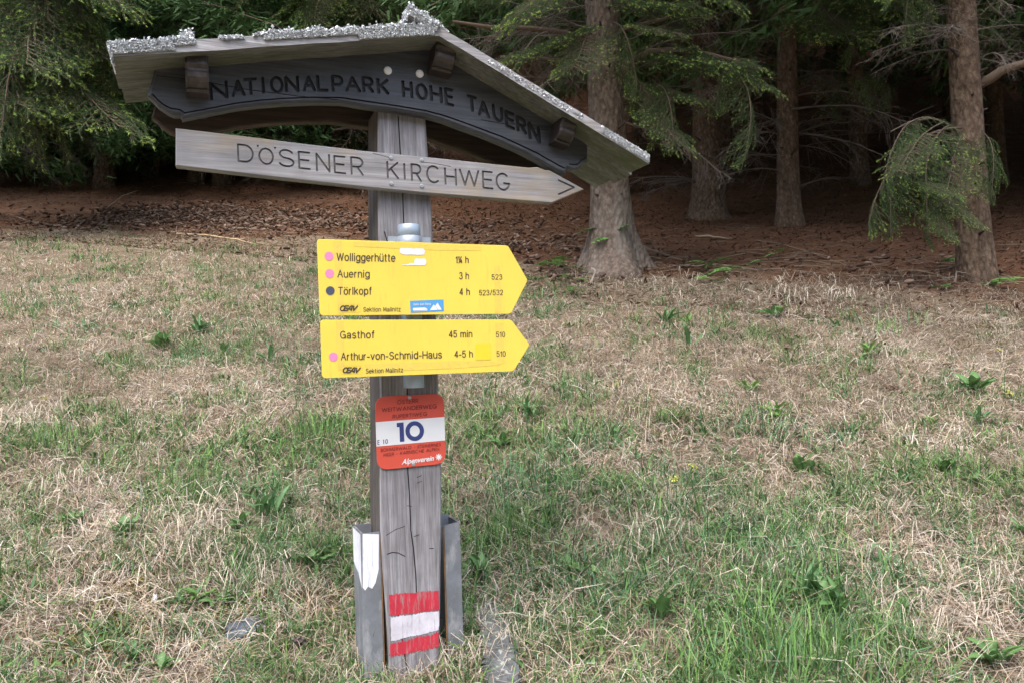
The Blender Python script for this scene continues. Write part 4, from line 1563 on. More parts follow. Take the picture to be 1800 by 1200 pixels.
def needles(S, P, dens, ln, wd, col, g, tipcol=None, ntip=.0):
    """needle triangles all round a twig"""
    seg = np.linalg.norm(np.diff(P, axis=0), axis=1)
    Lt = seg.sum()
    k = max(3, int(Lt * dens))
    s = g.random(k) * Lt
    cum = np.concatenate([[0], np.cumsum(seg)])
    i = np.clip(np.searchsorted(cum, s) - 1, 0, len(seg) - 1)
    f_ = (s - cum[i]) / seg[i]
    C = P[i] + (P[i + 1] - P[i]) * f_[:, None]
    T = (P[i + 1] - P[i]) / seg[i][:, None]
    Rr = g.normal(size=(k, 3))
    Rr[:, 2] += .25
    Rr -= T * (Rr * T).sum(1)[:, None]
    Rr /= np.linalg.norm(Rr, axis=1)[:, None] + 1e-9
    D = T * .75 + Rr * .75
    D /= np.linalg.norm(D, axis=1)[:, None]
    W = np.cross(D, g.normal(size=(k, 3)))
    W /= np.linalg.norm(W, axis=1)[:, None] + 1e-9
    l = ln * g.uniform(.7, 1.2, k)
    V = np.stack([C - W * wd, C + W * wd, C + D * l[:, None]], 1).reshape(-1, 3)
    Fc = np.arange(k * 3).reshape(-1, 3)
    col_ = np.array(col) * g.uniform(.65, 1.3, k)[:, None]
    if tipcol is not None:
        t_ = np.clip((s / Lt - (1 - ntip)) / max(ntip, 1e-3), 0, 1)[:, None] > .02
        col_ = np.where(t_, np.array(tipcol) * g.uniform(.75, 1.2, k)[:, None], col_)
    S.add(V, Fc, np.repeat(col_, 3, 0))


OLD = (.068, .138, .048)
NEW = (.36, .54, .12)


def bough(name, seed, style):
    g = np.random.default_rng(seed)
    S = Soup()      # needles
    B = Soup()      # wood
    flatb = style in ('flat', 'sparse')
    main = curve((0, 0, 0), (1, 0, .35 if flatb else .5), 1.3, .75 if flatb else 1.5, 12, .03, .35 if flatb else 0, g)
    # bring the chord onto +x, length 1.2
    e = main[-1]
    ang = math.atan2(e[2], e[0])
    c_, s_ = math.cos(-ang), math.sin(-ang)
    main = np.stack([main[:, 0] * c_ - main[:, 2] * s_, main[:, 1], main[:, 0] * s_ + main[:, 2] * c_], 1)
    main *= 1.2 / np.linalg.norm(main[-1])
    B.tube(main, np.linspace(.010, .003, len(main)), BARK_T * .7, 4)
    needles(S, main[6:], 260, .017, .0016, OLD, g)
    t0 = {'flat': .12, 'hang': .12, 'sparse': .35}[style]
    nsec = {'flat': 34, 'hang': 25, 'sparse': 26}[style]
    for i in range(nsec):
        f_ = t0 + (1 - t0) * (i + .5) / nsec
        q = f_ * (len(main) - 1)
        a = int(min(q, len(main) - 2))
        p = main[a] + (main[a + 1] - main[a]) * (q - a)
        t_ = main[a + 1] - main[a]
        t_ /= np.linalg.norm(t_)
        side = 1 if i % 2 else -1
        Ls = (.46 * (1 - f_) ** .6 + .10) * g.uniform(.7, 1.2)
        if style == 'hang':
            d = t_ * .35 + np.array([0, side * g.uniform(.25, .8), -.45])
            sag = 1.6
            Ls *= g.uniform(.55, 1.6)
            d = d + np.array([g.normal(0, .25), g.normal(0, .25), 0])
        else:
            d = t_ * .75 + np.array([0, side * g.uniform(.55, .95), .10])
            sag = .55
        tw = curve(p, d, Ls, sag, 6, .05, .25 if flatb else .1, g)
        B.tube(tw, np.linspace(.0042, .0014, len(tw)), BARK_T * .8, 3)
        bare = style == 'sparse' and g.random() < .5
        if not bare:
            needles(S, tw, 420, .016, .0017, OLD, g, NEW if g.random() < .7 else None, .05 / Ls)
        nt = int(Ls / .033)
        for j in range(nt):
            f2 = (j + .7) / nt * .95
            q = f2 * 6
            a = int(min(q, 5))
            p2 = tw[a] + (tw[a + 1] - tw[a]) * (q - a)
            t2 = tw[a + 1] - tw[a]
            t2 /= np.linalg.norm(t2)
            s2 = 1 if j % 2 else -1
            lat = np.cross(t2, np.array([0, 0, 1.0]))
            lat /= np.linalg.norm(lat) + 1e-6
            L2 = (.13 * (1 - f2) + .045) * g.uniform(.6, 1.25)
            d2 = t2 * .75 + lat * s2 * .75 + np.array([0, 0, -.25 if style == 'hang' else g.uniform(-.25, .15)])
            t3 = curve(p2, d2, L2, .7 if style == 'hang' else .25, 3, .05, .2, g)
            B.tube(t3, np.linspace(.0018, .0009, 4), BARK_T * 1.1, 3)
            if not (bare and g.random() < .75):
                nw = g.random() < .5
                needles(S, t3, 480, .015, .0018, OLD, g, NEW if nw else None, min(.5, .026 / L2))
    # needles and wood in one mesh with two materials
    n_w = sum(len(x) for x in B.S)
    B.V += S.V
    B.L += [l + B.n for l in S.L]
    B.S += S.S
    B.C += S.C
    me_ = B.mesh(name, M['twig'])
    me_.materials.append(M['needle'])
    mi = np.ones(len(me_.polygons), np.int32)
    mi[:n_w] = 0
    me_.polygons.foreach_set('material_index', mi)
    return me_


def dead(name, seed, fine=1.0):
    g = np.random.default_rng(seed)
    B = Soup()
    main = curve((0, 0, 0), (1, 0, .30), 1.3, .9, 12, .07, .3, g)
    e = main[-1]
    ang = math.atan2(e[2], e[0])
    c_, s_ = math.cos(-ang), math.sin(-ang)
    main = np.stack([main[:, 0] * c_ - main[:, 2] * s_, main[:, 1], main[:, 0] * s_ + main[:, 2] * c_], 1)
    main *= 1.2 / np.linalg.norm(main[-1])
    B.tube(main, np.linspace(.011, .0025, len(main)), DEAD_T, 4)
    for i in range(int(20 * fine)):
        f_ = .12 + .88 * g.random()
        q = f_ * 12
        a = int(min(q, 11))
        p = main[a] + (main[a + 1] - main[a]) * (q - a)
        t_ = main[a + 1] - main[a]
        t_ /= np.linalg.norm(t_)
        d = t_ * g.uniform(.4, .9) + np.array([0, g.choice([-1, 1]) * g.uniform(.3, .9), g.uniform(-.7, .3)])
        L1 = (.5 * (1 - f_) + .12) * g.uniform(.5, 1.2)
        tw = curve(p, d, L1, g.uniform(-.2, .9), 7, .12, 0, g)
        cc = DEAD_T * g.uniform(.75, 1.3)
        B.tube(tw, np.linspace(.0036, .0013, 8), cc, 3)
        for j in range(int(L1 / .055)):
            q = g.random() * 6.5
            a = int(min(q, 6))
            p2 = tw[a] + (tw[a + 1] - tw[a]) * (q - a)
            t2 = tw[a + 1] - tw[a]
            t2 /= np.linalg.norm(t2)
            t3 = curve(p2, t2 * .6 + g.normal(0, .6, 3), g.uniform(.05, .17), .3, 4, .12, 0, g)
            B.tube(t3, np.linspace(.0017, .0008, 5), cc * 1.1, 3)
    return B.mesh(name, M['twig'])


FLAT = [bough('bough_flat', 101 + i, 'flat') for i in range(3)]
HANG = [bough('bough_hanging', 121 + i, 'hang') for i in range(3)]
SPAR = [bough('bough_sparse', 141 + i, 'sparse') for i in range(2)]
DEAD = [dead('branch_dead', 161 + i) for i in range(4)]
PROTO = {'F': FLAT, 'H': HANG, 'S': SPAR, 'D': DEAD}


def place(me_, parent, base, tip, name, thick=1.0, roll=0.0):
    """a bough from base to tip (world points); its upper side stays up"""
    base, tip = Vector(base), Vector(tip)
    x = (tip - base)
    L = x.length
    x.normalize()
    z = Vector((0, 0, 1)) - x * x.z
    if z.length < .15:
        z = Vector((0, -1, .2)) - x * Vector((0, -1, .2)).dot(x)
    z.normalize()
    y = z.cross(x)
    k = L / 1.2
    kk = k * thick
    m_ = Matrix(((x.x * k, y.x * kk, z.x * kk, base.x), (x.y * k, y.y * kk, z.y * kk, base.y), (x.z * k, y.z * kk, z.z * kk, base.z), (0, 0, 0, 1)))
    if roll:
        m_ = m_ @ Matrix.Rotation(roll, 4, 'X')
    o = link(name, me_, parent)
    loc = parent.location
    o.matrix_local = Matrix.Translation(-Vector(loc)) @ m_
    return o


# upper crown shared by the trees (above the picture, it shades the forest floor)
def crown_mesh(name, seed, h0, h1, rad, nb, per):
    g = np.random.default_rng(seed)
    S = Soup()
    for b in range(nb):
        f_ = (b + g.random()) / nb
        z = h0 + (h1 - h0) * f_
        Lb = (rad * (1 - f_) ** .75 + .25) * g.uniform(.8, 1.15)
        a = b * 2.4 + g.uniform(-.3, .3)
        s = g.random(per) ** .75 * Lb
        droop = -.32 * s + .05 * s * s
        lat = g.normal(0, .20, per) * (1.1 - s / Lb * .6)
        C = np.stack([np.cos(a) * s - np.sin(a) * lat, np.sin(a) * s + np.cos(a) * lat, z + droop - np.abs(g.normal(0, .16, per))], 1)
        D = np.stack([np.cos(a) + g.normal(0, .7, per), np.sin(a) + g.normal(0, .7, per), g.normal(-.5, .5, per)], 1)
        D /= np.linalg.norm(D, axis=1)[:, None]
        W = np.cross(D, g.normal(size=(per, 3)))
        W /= np.linalg.norm(W, axis=1)[:, None]
        l, w2 = g.uniform(.08, .20, per)[:, None], g.uniform(.011, .022, per)[:, None]
        V = np.stack([C - W * w2, C + W * w2, C + D * l + W * w2 * .4, C + D * l - W * w2 * .4], 1).reshape(-1, 3)
        S.add(V, np.arange(per * 4).reshape(-1, 4), np.repeat(np.array(OLD) * g.uniform(.7, 1.3, per)[:, None], 4, 0))
        tip = np.array([[0, 0, z], [np.cos(a) * Lb * .5, np.sin(a) * Lb * .5, z - .14 * Lb], [np.cos(a) * Lb, np.sin(a) * Lb, z - .3 * Lb + .05 * Lb * Lb]])
        S.tube(tip, np.array([.02, .012, .004]), BARK_T, 3)
    return S.mesh(name, M['needle'])


CROWN_HI = [crown_mesh('crown_high', 200 + i, 3.3, 17, 3.8, 120, 420) for i in range(2)]
CROWN_LO = [crown_mesh('crown_low', 210 + i, 2.8, 17, 3.6, 120, 420) for i in range(2)]


def trunk_mesh(name, seed, r0, axis, flare, mat, rows=70, k=28):
    """axis: function height -> (x, y) offset; root flare at the foot"""
    g = np.random.default_rng(seed)
    hs_ = np.concatenate([np.linspace(-.45, 1.2, int(rows * .55)), np.linspace(1.25, 15, rows - int(rows * .55))])
    ang = np.arange(k) * 2 * math.pi / k
    lobes = g.uniform(0, 6.28, 3)
    V = []
    for h_ in hs_:
        r = r0 * max(.06, (1 - max(h_, 0) / 16.5))
        fl = flare * math.exp(-max(h_ + .1, 0) / .25)
        rr = r * (1 + fl * (1 + .35 * np.sin(3 * ang + lobes[0]) + .25 * np.sin(5 * ang + lobes[1])))
        rr = rr * (1 + .035 * (vnoise(ang * 2.2 + 5, np.full(k, h_ * 5.0), seed) - .5) + .05 * (vnoise(ang * 5, np.full(k, h_ * 13.0), seed + 3) - .5))
        ax, ay = axis(h_)
        V.append(np.stack([ax + rr * np.cos(ang), ay + rr * np.sin(ang), np.full(k, h_)], 1))
    V = np.concatenate(V)
    i = np.arange(len(hs_) - 1)[:, None] * k
    j = np.arange(k)[None]
    j2 = (j + 1) % k
    Q = np.stack([i + j, i + j2, i + k + j2, i + k + j], -1).reshape(-1, 4)
    return npmesh(name, V, Q.ravel(), np.full(len(Q), 4), mat, None, True)


def spruce(label, base_px, r0, top_px, mat, flare=.9, crown=None, seed=1, name='spruce_tree', depth=None):
    p = ground(*base_px) if depth is None else at(base_px[0], base_px[1], depth)
    p[2] = H(p[0], p[1])
    q = at(top_px[0], top_px[1], p[1])
    sx = (q[0] - p[0]) / max(.5, q[2] - p[2])
    t = thing(name, label, 'tree', tuple(p))
    link('trunk', trunk_mesh('trunk', seed, r0, lambda h_: (sx * h_, 0), flare, mat), t)
    if crown is not None:
        c = link('crown', crown, t)
        c.rotation_euler = (0, 0, seed * 1.7)
    return t, p, sx


def stub(t, p, sx, h_, ang, L, r, bend=.2):
    """a thick bare limb"""
    g = np.random.default_rng(int(h_ * 100) + 7)
    d = np.array([math.cos(ang), math.sin(ang), .1])
    P = curve((sx * h_, 0, h_), d, L, bend, 9, .06, .5, g)
    S = Soup()
    S.tube(P, np.linspace(r, r * .45, len(P)), BARK_T * .95, 8)
    return link('limb', S.mesh('limb', M['twig'], True), t)


def boughs(t, p, lst):
    """lst: (kind, index, base pixel, depth offset, tip pixel, depth offset)"""
    for kd, i, b, db, e, de in lst:
        pr = PROTO[kd]
        nm = 'dead_branch' if kd == 'D' else 'bough'
        place(pr[i % len(pr)], t, at(b[0], b[1], p[1] + db), at(e[0], e[1], p[1] + de), nm)


rnd = random.Random(5)
# --- the thick spruce right behind the sign
t1, p1, s1 = spruce('thick spruce with flared root foot just right of the name board roof', (1078, 472), .185, (1060, 60), M['bark_grey'], 1.35, CROWN_HI[0], 3)
boughs(t1, p1, [('F', 0, (1095, 118), 0, (1335, 120), -.9), ('F', 1, (1180, 92), -.3, (1345, 150), -1.0), ('S', 0, (1090, 150), 0, (1235, 175), -.7), ('H', 0, (1290, 120), -.7, (1320, 285), -.9), ('S', 1, (1090, 170), -.1, (1215, 265), -.8),
                ('H', 1, (1150, 150), -.3, (1190, 260), -.7), ('F', 2, (1050, 75), -.1, (900, 95), -.9), ('F', 0, (1060, 20), 0, (1240, 15), -.9), ('S', 0, (1040, 60), -.1, (1000, 120), -1.0), ('F', 1, (1040, -30), 0, (880, 40), -1.0),
                ('H', 2, (1075, 40), -.2, (1110, 160), -.6), ('S', 1, (1085, 60), -.1, (1200, 60), -.9), ('F', 2, (1095, -40), 0, (1300, 5), -1.0), ('H', 1, (1300, 100), -.6, (1265, 190), -.8), ('S', 0, (1080, 110), -.2, (1170, 215), -.6), ('F', 1, (1100, 200), -.1, (1200, 235), -.5)])
for b, e in (((1040, 130), (868, 100)), ((1040, 150), (880, 150)), ((1045, 90), (800, 60)), ((1045, 60), (830, 10)), ((1045, 30), (850, -40)), ((1090, 130), (1330, 90)), ((1090, 105), (1310, 60)), ((1090, 80), (1290, 30)), ((1045, 110), (910, 180)),
             ((1090, 180), (1240, 140)), ((1090, 60), (1280, -20)), ((1045, 40), (905, 60)), ((1040, 75), (940, 130)), ((1040, 10), (800, 90)), ((1040, -20), (960, 60)), ((1095, 215), (1290, 320)), ((1040, 95), (1010, 190)), ((1000, 20), (830, 130)), ((980, 50), (860, 170))):
    boughs(t1, p1, [('D', rnd.randrange(4), b, rnd.uniform(-.15, .1), e, rnd.uniform(-.9, .4))])
# its two thick limbs
for pts, r in (([(1085, 135), (1105, 112), (1140, 92), (1190, 88), (1245, 96), (1300, 110)], .045), ([(1045, 75), (990, 58), (930, 50), (860, 48), (795, 38)], .034), ([(1040, 130), (1000, 112), (950, 102), (880, 100)], .022), ([(1080, 60), (1110, 48), (1165, 35), (1230, 5)], .03)):
    P = np.array([at(x, y, p1[1] - .06 * i) for i, (x, y) in enumerate(pts)]) - p1
    S = Soup()
    S.tube(P, np.linspace(r, r * .4, len(P)), BARK_T * .9, 8)
    link('limb', S.mesh('limb', M['twig'], True), t1)

# --- second and third trunk in the shade
t2, p2, s2 = spruce('middle spruce trunk in the shade, second right of the sign', (1246, 382), .205, (1240, 120), M['bark'], .55, CROWN_HI[1], 5)
t3, p3, s3 = spruce('slim straight spruce trunk in the shade, third right of the sign', (1386, 396), .135, (1383, 90), M['bark'], .55, CROWN_HI[0], 6)
for t, p, xc, sgn in ((t2, p2, 1245, 1), (t3, p3, 1385, 1)):
    for k in range(26):
        y = rnd.uniform(-40, 340)
        side = rnd.choice((-1, 1))
        L = rnd.uniform(60, 190)
        boughs(t, p, [('D', rnd.randrange(4), (xc + side * 10, y), rnd.uniform(-.1, .1), (xc + side * L, y + rnd.uniform(-35, 55)), rnd.uniform(-1.0, .6))])
boughs(t2, p2, [('H', 1, (1300, -30), -.5, (1320, 60), -.7), ('F', 2, (1230, 40), 0, (1180, 60), -1.2)])
boughs(t3, p3, [('F', 0, (1400, 10), 0, (1520, 60), -1.6), ('H', 0, (1470, 30), -1.2, (1500, 115), -1.4), ('H', 2, (1490, 130), -1.0, (1540, 190), -1.2), ('H', 1, (1420, 0), -1.0, (1460, 70), -1.3), ('F', 1, (1400, -60), 0, (1560, 20), -1.5),
                ('H', 0, (1520, 120), -.5, (1570, 200), -.8), ('D', 1, (1375, 195), 0, (1640, 225), -1.5), ('D', 2, (1470, 60), -1.0, (1520, 120), -1.1), ('D', 0, (1400, 235), 0, (1600, 300), -1.0), ('H', 1, (1430, 130), 0.2, (1480, 210), 0)])

# --- right-hand spruce with the hanging bough
t4, p4, s4 = spruce('right-hand spruce with a low drooping green bough', (1716, 492), .128, (1690, 30), M['bark'], .45, CROWN_HI[1], 8)
P = np.array([at(x, y, p4[1] - .1 * i) for i, (x, y) in enumerate([(1700, 250), (1672, 222), (1640, 208), (1600, 214), (1565, 232)])]) - p4
S = Soup()
S.tube(P, np.linspace(.011, .005, 5), BARK_T * .7, 6)
link('limb', S.mesh('limb', M['twig'], True), t4)
P = np.array([at(x, y, p4[1] - .05 * i) for i, (x, y) in enumerate([(1722, 148), (1742, 138), (1765, 122), (1800, 112), (1850, 90)])]) - p4
S = Soup()
S.tube(P, np.linspace(.045, .028, 5), BARK_T * .8, 8)
link('limb', S.mesh('limb', M['twig'], True), t4)
boughs(t4, p4, [('H', 0, (1690, 225), -.2, (1545, 385), -.6), ('H', 1, (1640, 208), -.4, (1560, 330), -.7), ('H', 2, (1670, 220), -.3, (1620, 420), -.6), ('F', 1, (1610, 330), -.4, (1715, 395), -.8), ('F', 0, (1600, 320), -.5, (1690, 345), -.9),
                ('H', 0, (1725, 230), -.2, (1755, 340), -.5), ('S', 0, (1690, 240), -.3, (1650, 360), -.7), ('H', 2, (1700, 300), -.2, (1745, 350), -.5), ('F', 2, (1620, 360), -.5, (1680, 420), -.8), ('H', 1, (1600, 260), -.4, (1575, 410), -.6), ('S', 1, (1660, 215), -.4, (1590, 300), -.9)])
for k in range(16):
    y = rnd.uniform(-60, 110)
    side = rnd.choice((-1, 1, 1))
    boughs(t4, p4, [('D', rnd.randrange(4), (1700 + side * 12, y), rnd.uniform(-.1, .1), (1700 + side * rnd.uniform(70, 190), y + rnd.uniform(-20, 60)), rnd.uniform(-.8, .5))])
boughs(t4, p4, [('H', 1, (1640, -60), -.2, (1600, 60), -.5), ('H', 0, (1600, -40), .2, (1640, 50), 0), ('F', 1, (1700, -90), 0, (1560, -10), -.6)])

# --- spruces on the left, boughs down to the ground
t5, p5, s5 = spruce('left edge spruce with dense boughs sweeping low in front', (-60, 392), .17, (-60, 60), M['bark'], .5, CROWN_LO[0], 9)
L5 = [((70, -60), (165, 40)), ((60, -20), (150, 95)), ((60, 20), (190, 130)), ((50, 60), (125, 165)), ((40, 110), (160, 214)), ((30, 150), (95, 205)), ((20, 100), (40, 235)), ((70, -40), (10, 90)), ((60, 10), (-40, 150)), ((60, -80), (230, 10)),
      ((40, 40), (20, 180)), ((80, -100), (100, 40)), ((50, 20), (85, 120)), ((60, 60), (-60, 215)), ((30, -50), (60, 60)), ((20, 130), (70, 190)), ((70, 40), (140, 60)), ((0, 60), (120, 130)), ((-40, 120), (70, 225)), ((-40, 20), (60, 90)), ((20, -20), (110, 90)), ((30, -90), (180, -5))]
for i, (b, e) in enumerate(L5):
    boughs(t5, p5, [('FFHS'[i % 4] if i % 4 != 3 else 'F', i, b, rnd.uniform(-.4, .2), e, rnd.uniform(-1.9, -.7))])
for k in range(22):
    y = rnd.uniform(60, 300)
    x = rnd.uniform(-20, 130)
    boughs(t5, p5, [('D', rnd.randrange(4), (x, y), rnd.uniform(-.6, .2), (x + rnd.uniform(-90, 90), y + rnd.uniform(10, 90)), rnd.uniform(-1.0, .0))])

t6, p6, s6 = spruce('left spruce in the dark behind the low end of the name board roof', (345, 318), .13, (345, 60), M['bark'], .5, CROWN_LO[1], 10)
for i, (b, e) in enumerate([((345, -40), (340, 60)), ((345, 0), (235, 62)), ((345, 10), (300, 30)), ((345, 80), (150, 112)), ((345, 90), (175, 165)), ((345, 110), (195, 190)), ((345, -60), (430, 20)), ((345, -20), (380, 70)), ((345, -90), (200, 20)), ((345, 40), (215, 110)), ((345, -40), (300, 75)), ((345, 60), (330, 110)), ((345, 30), (180, 60))]):
    boughs(t6, p6, [('FHFF'[i % 4], i, b, rnd.uniform(-.1, .1), e, rnd.uniform(-1.6, -.7))])
for k in range(16):
    y = rnd.uniform(-20, 260)
    boughs(t6, p6, [('D', rnd.randrange(4), (345, y), 0, (345 + rnd.choice((-1, 1)) * rnd.uniform(60, 180), y + rnd.uniform(0, 90)), rnd.uniform(-1.0, .6))])

t7, p7, s7 = spruce('spruce hidden behind the middle of the name board, boughs showing above its roof', (706, 345), .14, (706, 60), M['bark'], .5, CROWN_LO[0], 12)
for i, (b, e) in enumerate([((585, -60), (480, 30)), ((585, -30), (530, 42)), ((585, -80), (650, 20)), ((585, -40), (690, 25)), ((585, -60), (760, 40)), ((585, -20), (440, 60)), ((585, 0), (640, 50)), ((585, -100), (560, 10)), ((585, 0), (745, 20)), ((585, -20), (520, 60)), ((585, -90), (420, 0))]):
    boughs(t7, p7, [('FFSF'[i % 4], i, b, rnd.uniform(-.1, .1), e, rnd.uniform(-1.4, -.6))])
for k in range(26):
    y = rnd.uniform(-60, 330)
    boughs(t7, p7, [('D', rnd.randrange(4), (585, y), 0, (585 + rnd.choice((-1, 1)) * rnd.uniform(60, 260), y + rnd.uniform(-10, 70)), rnd.uniform(-1.2, .6))])

# bark knots and snapped branch stubs on the front trunks
for t, p, sx, r0 in ((t1, p1, s1, .185), (t2, p2, s2, .205), (t3, p3, s3, .135), (t4, p4, s4, .128)):
    for k in range(16):
        h_ = rnd.uniform(.35, 3.2)
        a = rnd.uniform(math.pi, 2 * math.pi)
        r = r0 * (1 - h_ / 16.5) * .93
        d = np.array([math.cos(a), math.sin(a), rnd.uniform(-.1, .5)])
        b_ = np.array([sx * h_ + math.cos(a) * r, math.sin(a) * r, h_])
        L_ = rnd.choice((.03, .04, .06, .12))
        S = Soup()
        S.tube(np.array([b_, b_ + d * L_ * .5, b_ + d * L_]), np.array([.022, .012, .007]) * rnd.uniform(.6, 1.1), np.array([.055, .042, .035]), 6)
        link('branch_stub', S.mesh('branch_stub', M['twig'], True), t)

# --- the forest behind: slender trees sharing their meshes
TRK = [trunk_mesh('trunk_far', 300 + i, .13 + .02 * i, lambda h_: (0, 0), .35, M['bark'], 26, 12) for i in range(3)]


def dead_whorls(name, seed, m_, h1):
    g = np.random.default_rng(seed)
    B = Soup()
    for i in range(m_):
        h_ = g.uniform(.5, h1)
        a = g.uniform(0, 6.28)
        P = curve((0, 0, h_), (math.cos(a), math.sin(a), g.uniform(-.1, .4)), g.uniform(.6, 2.0), g.uniform(.1, 1.0), 7, .08, .2, g)
        cc = DEAD_T * g.uniform(.7, 1.2)
        B.tube(P, np.linspace(.012, .003, 8), cc, 3)
        for j in range(7):
            q = int(g.integers(2, 7))
            t3 = curve(P[q], (P[q] - P[q - 1]) / .2 + g.normal(0, .7, 3), g.uniform(.15, .6), .5, 4, .1, 0, g)
            B.tube(t3, np.linspace(.004, .0015, 5), cc, 3)
    return B.mesh(name, M['twig'])


WH = [dead_whorls('dead_whorl', 320 + i, 46, 6.5) for i in range(3)]
CR = [crown_mesh('crown_far', 220 + i, 3.0, 16, 3.1, 110, 300) for i in range(2)]
taken = [p[:2] for p in (p1, p2, p3, p4, p5, p6, p7)]
far = 0
for _ in range(4000):
    y = 8.0 + 34 * rnd.random() ** 1.25
    x = rnd.uniform(-1, 1) * (.78 * y + 8)
    if y < edge(np.array(x)) + 2.4:
        continue
    if any((x - a) ** 2 + (y - b) ** 2 < (1.55 + .03 * y) ** 2 for a, b in taken):
        continue
    px = 900 + F_PX * x / y
    if (y < 12.0 and -150 < px < 1950) or (y < 19 and -150 < px < 1010):
        continue
    taken.append((x, y))
    inview = -150 < px < 1950
    t = thing('background_spruce', 'slender bare-stemmed spruce deep in the dark forest behind', 'tree', (x, y, float(H(x, y))), rnd.uniform(0, 6.28), 'dim spruces of the forest interior')
    link('trunk', TRK[far % 3], t)
    link('crown', CR[far % 2], t)
    if inview and y < 30:
        link('dead_whorl', WH[far % 3], t)
    far += 1
    if far >= 165:
        break

# young spruces added to block stray light and hide lit floor at left
YOUNG = [crown_mesh('crown_young', 240 + i, .7, 10.5, 2.3, 110, 420) for i in range(2)]
for i, (px, Y, lb) in enumerate(((-40, 13.5, 'added young spruce in the dark at the left picture edge'), (70, 15.0, 'added young spruce under the hanging boughs at the far left'), (190, 13.8, 'added young spruce left of the name board roof end'),
                                 (290, 15.6, 'added young spruce behind the left end of the name board'), (395, 14.2, 'added young spruce behind the left end of the arrow board'), (500, 15.4, 'added young spruce behind the middle of the arrow board'), (600, 14.4, 'added young spruce just left of the post top, in the dark'))):
    x = (px - 900) / F_PX * Y
    t = thing('added_young_spruce', lb, 'tree', (x, Y, float(H(x, Y))), i * 1.3, 'young spruces added to darken the left background')
    link('trunk', TRK[i % 3], t)
    link('crown', YOUNG[i % 2], t)
    taken.append((x, Y))
near = sorted([o for o in COL.objects if o.name.startswith('background_spruce') and o.location.y < 19 and 0 < 900 + F_PX * o.location.x / o.location.y < 1800], key=lambda o: o.location.x / o.location.y)
for o in near:
    px = 900 + F_PX * o.location.x / o.location.y
    where = ('left edge of the picture' if px < 90 else 'low left end of the board roof' if px < 330 else 'wooden arrow board' if px < 560 else 'roofed name board' if px < 980
             else 'thick spruce' if px < 1150 else 'middle trunk' if px < 1310 else 'slim straight trunk' if px < 1460 else 'drooping green bough' if px < 1660 else 'right-hand spruce')
    o['_w'] = where
for wh in {o['_w'] for o in near}:
    grp = sorted([o for o in near if o['_w'] == wh], key=lambda o: o.location.y)
    for i_, o in enumerate(grp):
        o['label'] = ('nearest' if i_ == 0 else 'second nearest' if i_ == 1 else 'third nearest' if i_ == 2 else 'fourth nearest' if i_ == 3 else 'farther') + ' dim forest spruce behind the ' + wh
for o in near:
    del o['_w']

# the wood beyond reads as one dark mass
S = Soup()
g = np.random.default_rng(77)
for _ in range(120):
    y = g.uniform(40, 78)
    x = g.uniform(-1, 1) * (.75 * y + 6)
    z0 = float(H(x, y))
    S.tube(np.array([[x, y, z0 - .5], [x, y, z0 + 16]]), np.array([.18, .04]), BARK_T * .8, 6)
    m_ = 900
    f_ = g.random(m_)
    rr3 = (2.9 * (1 - f_) ** .7 + .2) * np.sqrt(g.random(m_))
    a = g.uniform(0, 6.28, m_)
    C = np.stack([x + rr3 * np.cos(a), y + rr3 * np.sin(a), z0 + 1.0 + 16 * f_ - .3 * rr3], 1)
    D = np.stack([np.cos(a), np.sin(a), g.normal(-.6, .4, m_)], 1)
    D /= np.linalg.norm(D, axis=1)[:, None]
    W = np.cross(D, g.normal(size=(m_, 3)))
    W /= np.linalg.norm(W, axis=1)[:, None]
    l = g.uniform(.35, .8, m_)[:, None]
    V = np.stack([C - W * .09, C + W * .09, C + D * l], 1).reshape(-1, 3)
    S.add(V, np.arange(m_ * 3).reshape(-1, 3), np.repeat(np.array(OLD) * g.uniform(.6, 1.3, m_)[:, None], 3, 0))
tag(link('far_forest', S.mesh('far_forest', M['needle'])), 'dark mass of the spruce wood far up the slope', 'forest', kind='stuff')

# ------------------------------------------------------------------ herbs in the meadow
def leaf_mesh(name, seed, kind):
    """a leaf along +x from the origin, unit length, folded along its midrib"""
    g = np.random.default_rng(seed)
    n = 9
    t_ = np.linspace(0, 1, n)
    if kind == 'dandelion':
        wd = .16 * np.sin(t_ * 2.9 + .15) * (.55 + .45 * (np.arange(n) % 2)) * (.45 + .8 * t_)
    elif kind == 'broad':
        wd = .20 * np.sin(np.clip(t_ * 1.15 - .12, 0, 1) * math.pi) ** .8 + .015
    else:
        wd = .085 * np.sin(np.clip(t_ * 1.05, 0, 1) * math.pi) ** .7 + .012
    wd[-1] = .004
    zc = .55 * t_ - .50 * t_ ** 2
    V, C = [], []
    base = np.array({'dandelion': (.11, .215, .05), 'broad': (.085, .175, .052), 'lance': (.08, .17, .06)}[kind])
    for i in range(n):
        tw = g.normal(0, .01)
        V += [(t_[i], -wd[i], zc[i] + .25 * wd[i] + tw), (t_[i], 0, zc[i]), (t_[i], wd[i], zc[i] + .25 * wd[i] - tw)]
        C += [base * g.uniform(.85, 1.15), base * 1.35 + .02, base * g.uniform(.85, 1.15)]
    Q = []
    for i in range(n - 1):
        Q += [[i * 3, i * 3 + 1, i * 3 + 4, i * 3 + 3], [i * 3 + 1, i * 3 + 2, i * 3 + 5, i * 3 + 4]]
    S = Soup()
    S.add(V, np.array(Q), np.array(C))
    return S.mesh(name, M['leaf'], True)


LEAF = {k: [leaf_mesh('leaf_' + k, 400 + i, k) for i in range(3)] for k in ('dandelion', 'broad', 'lance')}


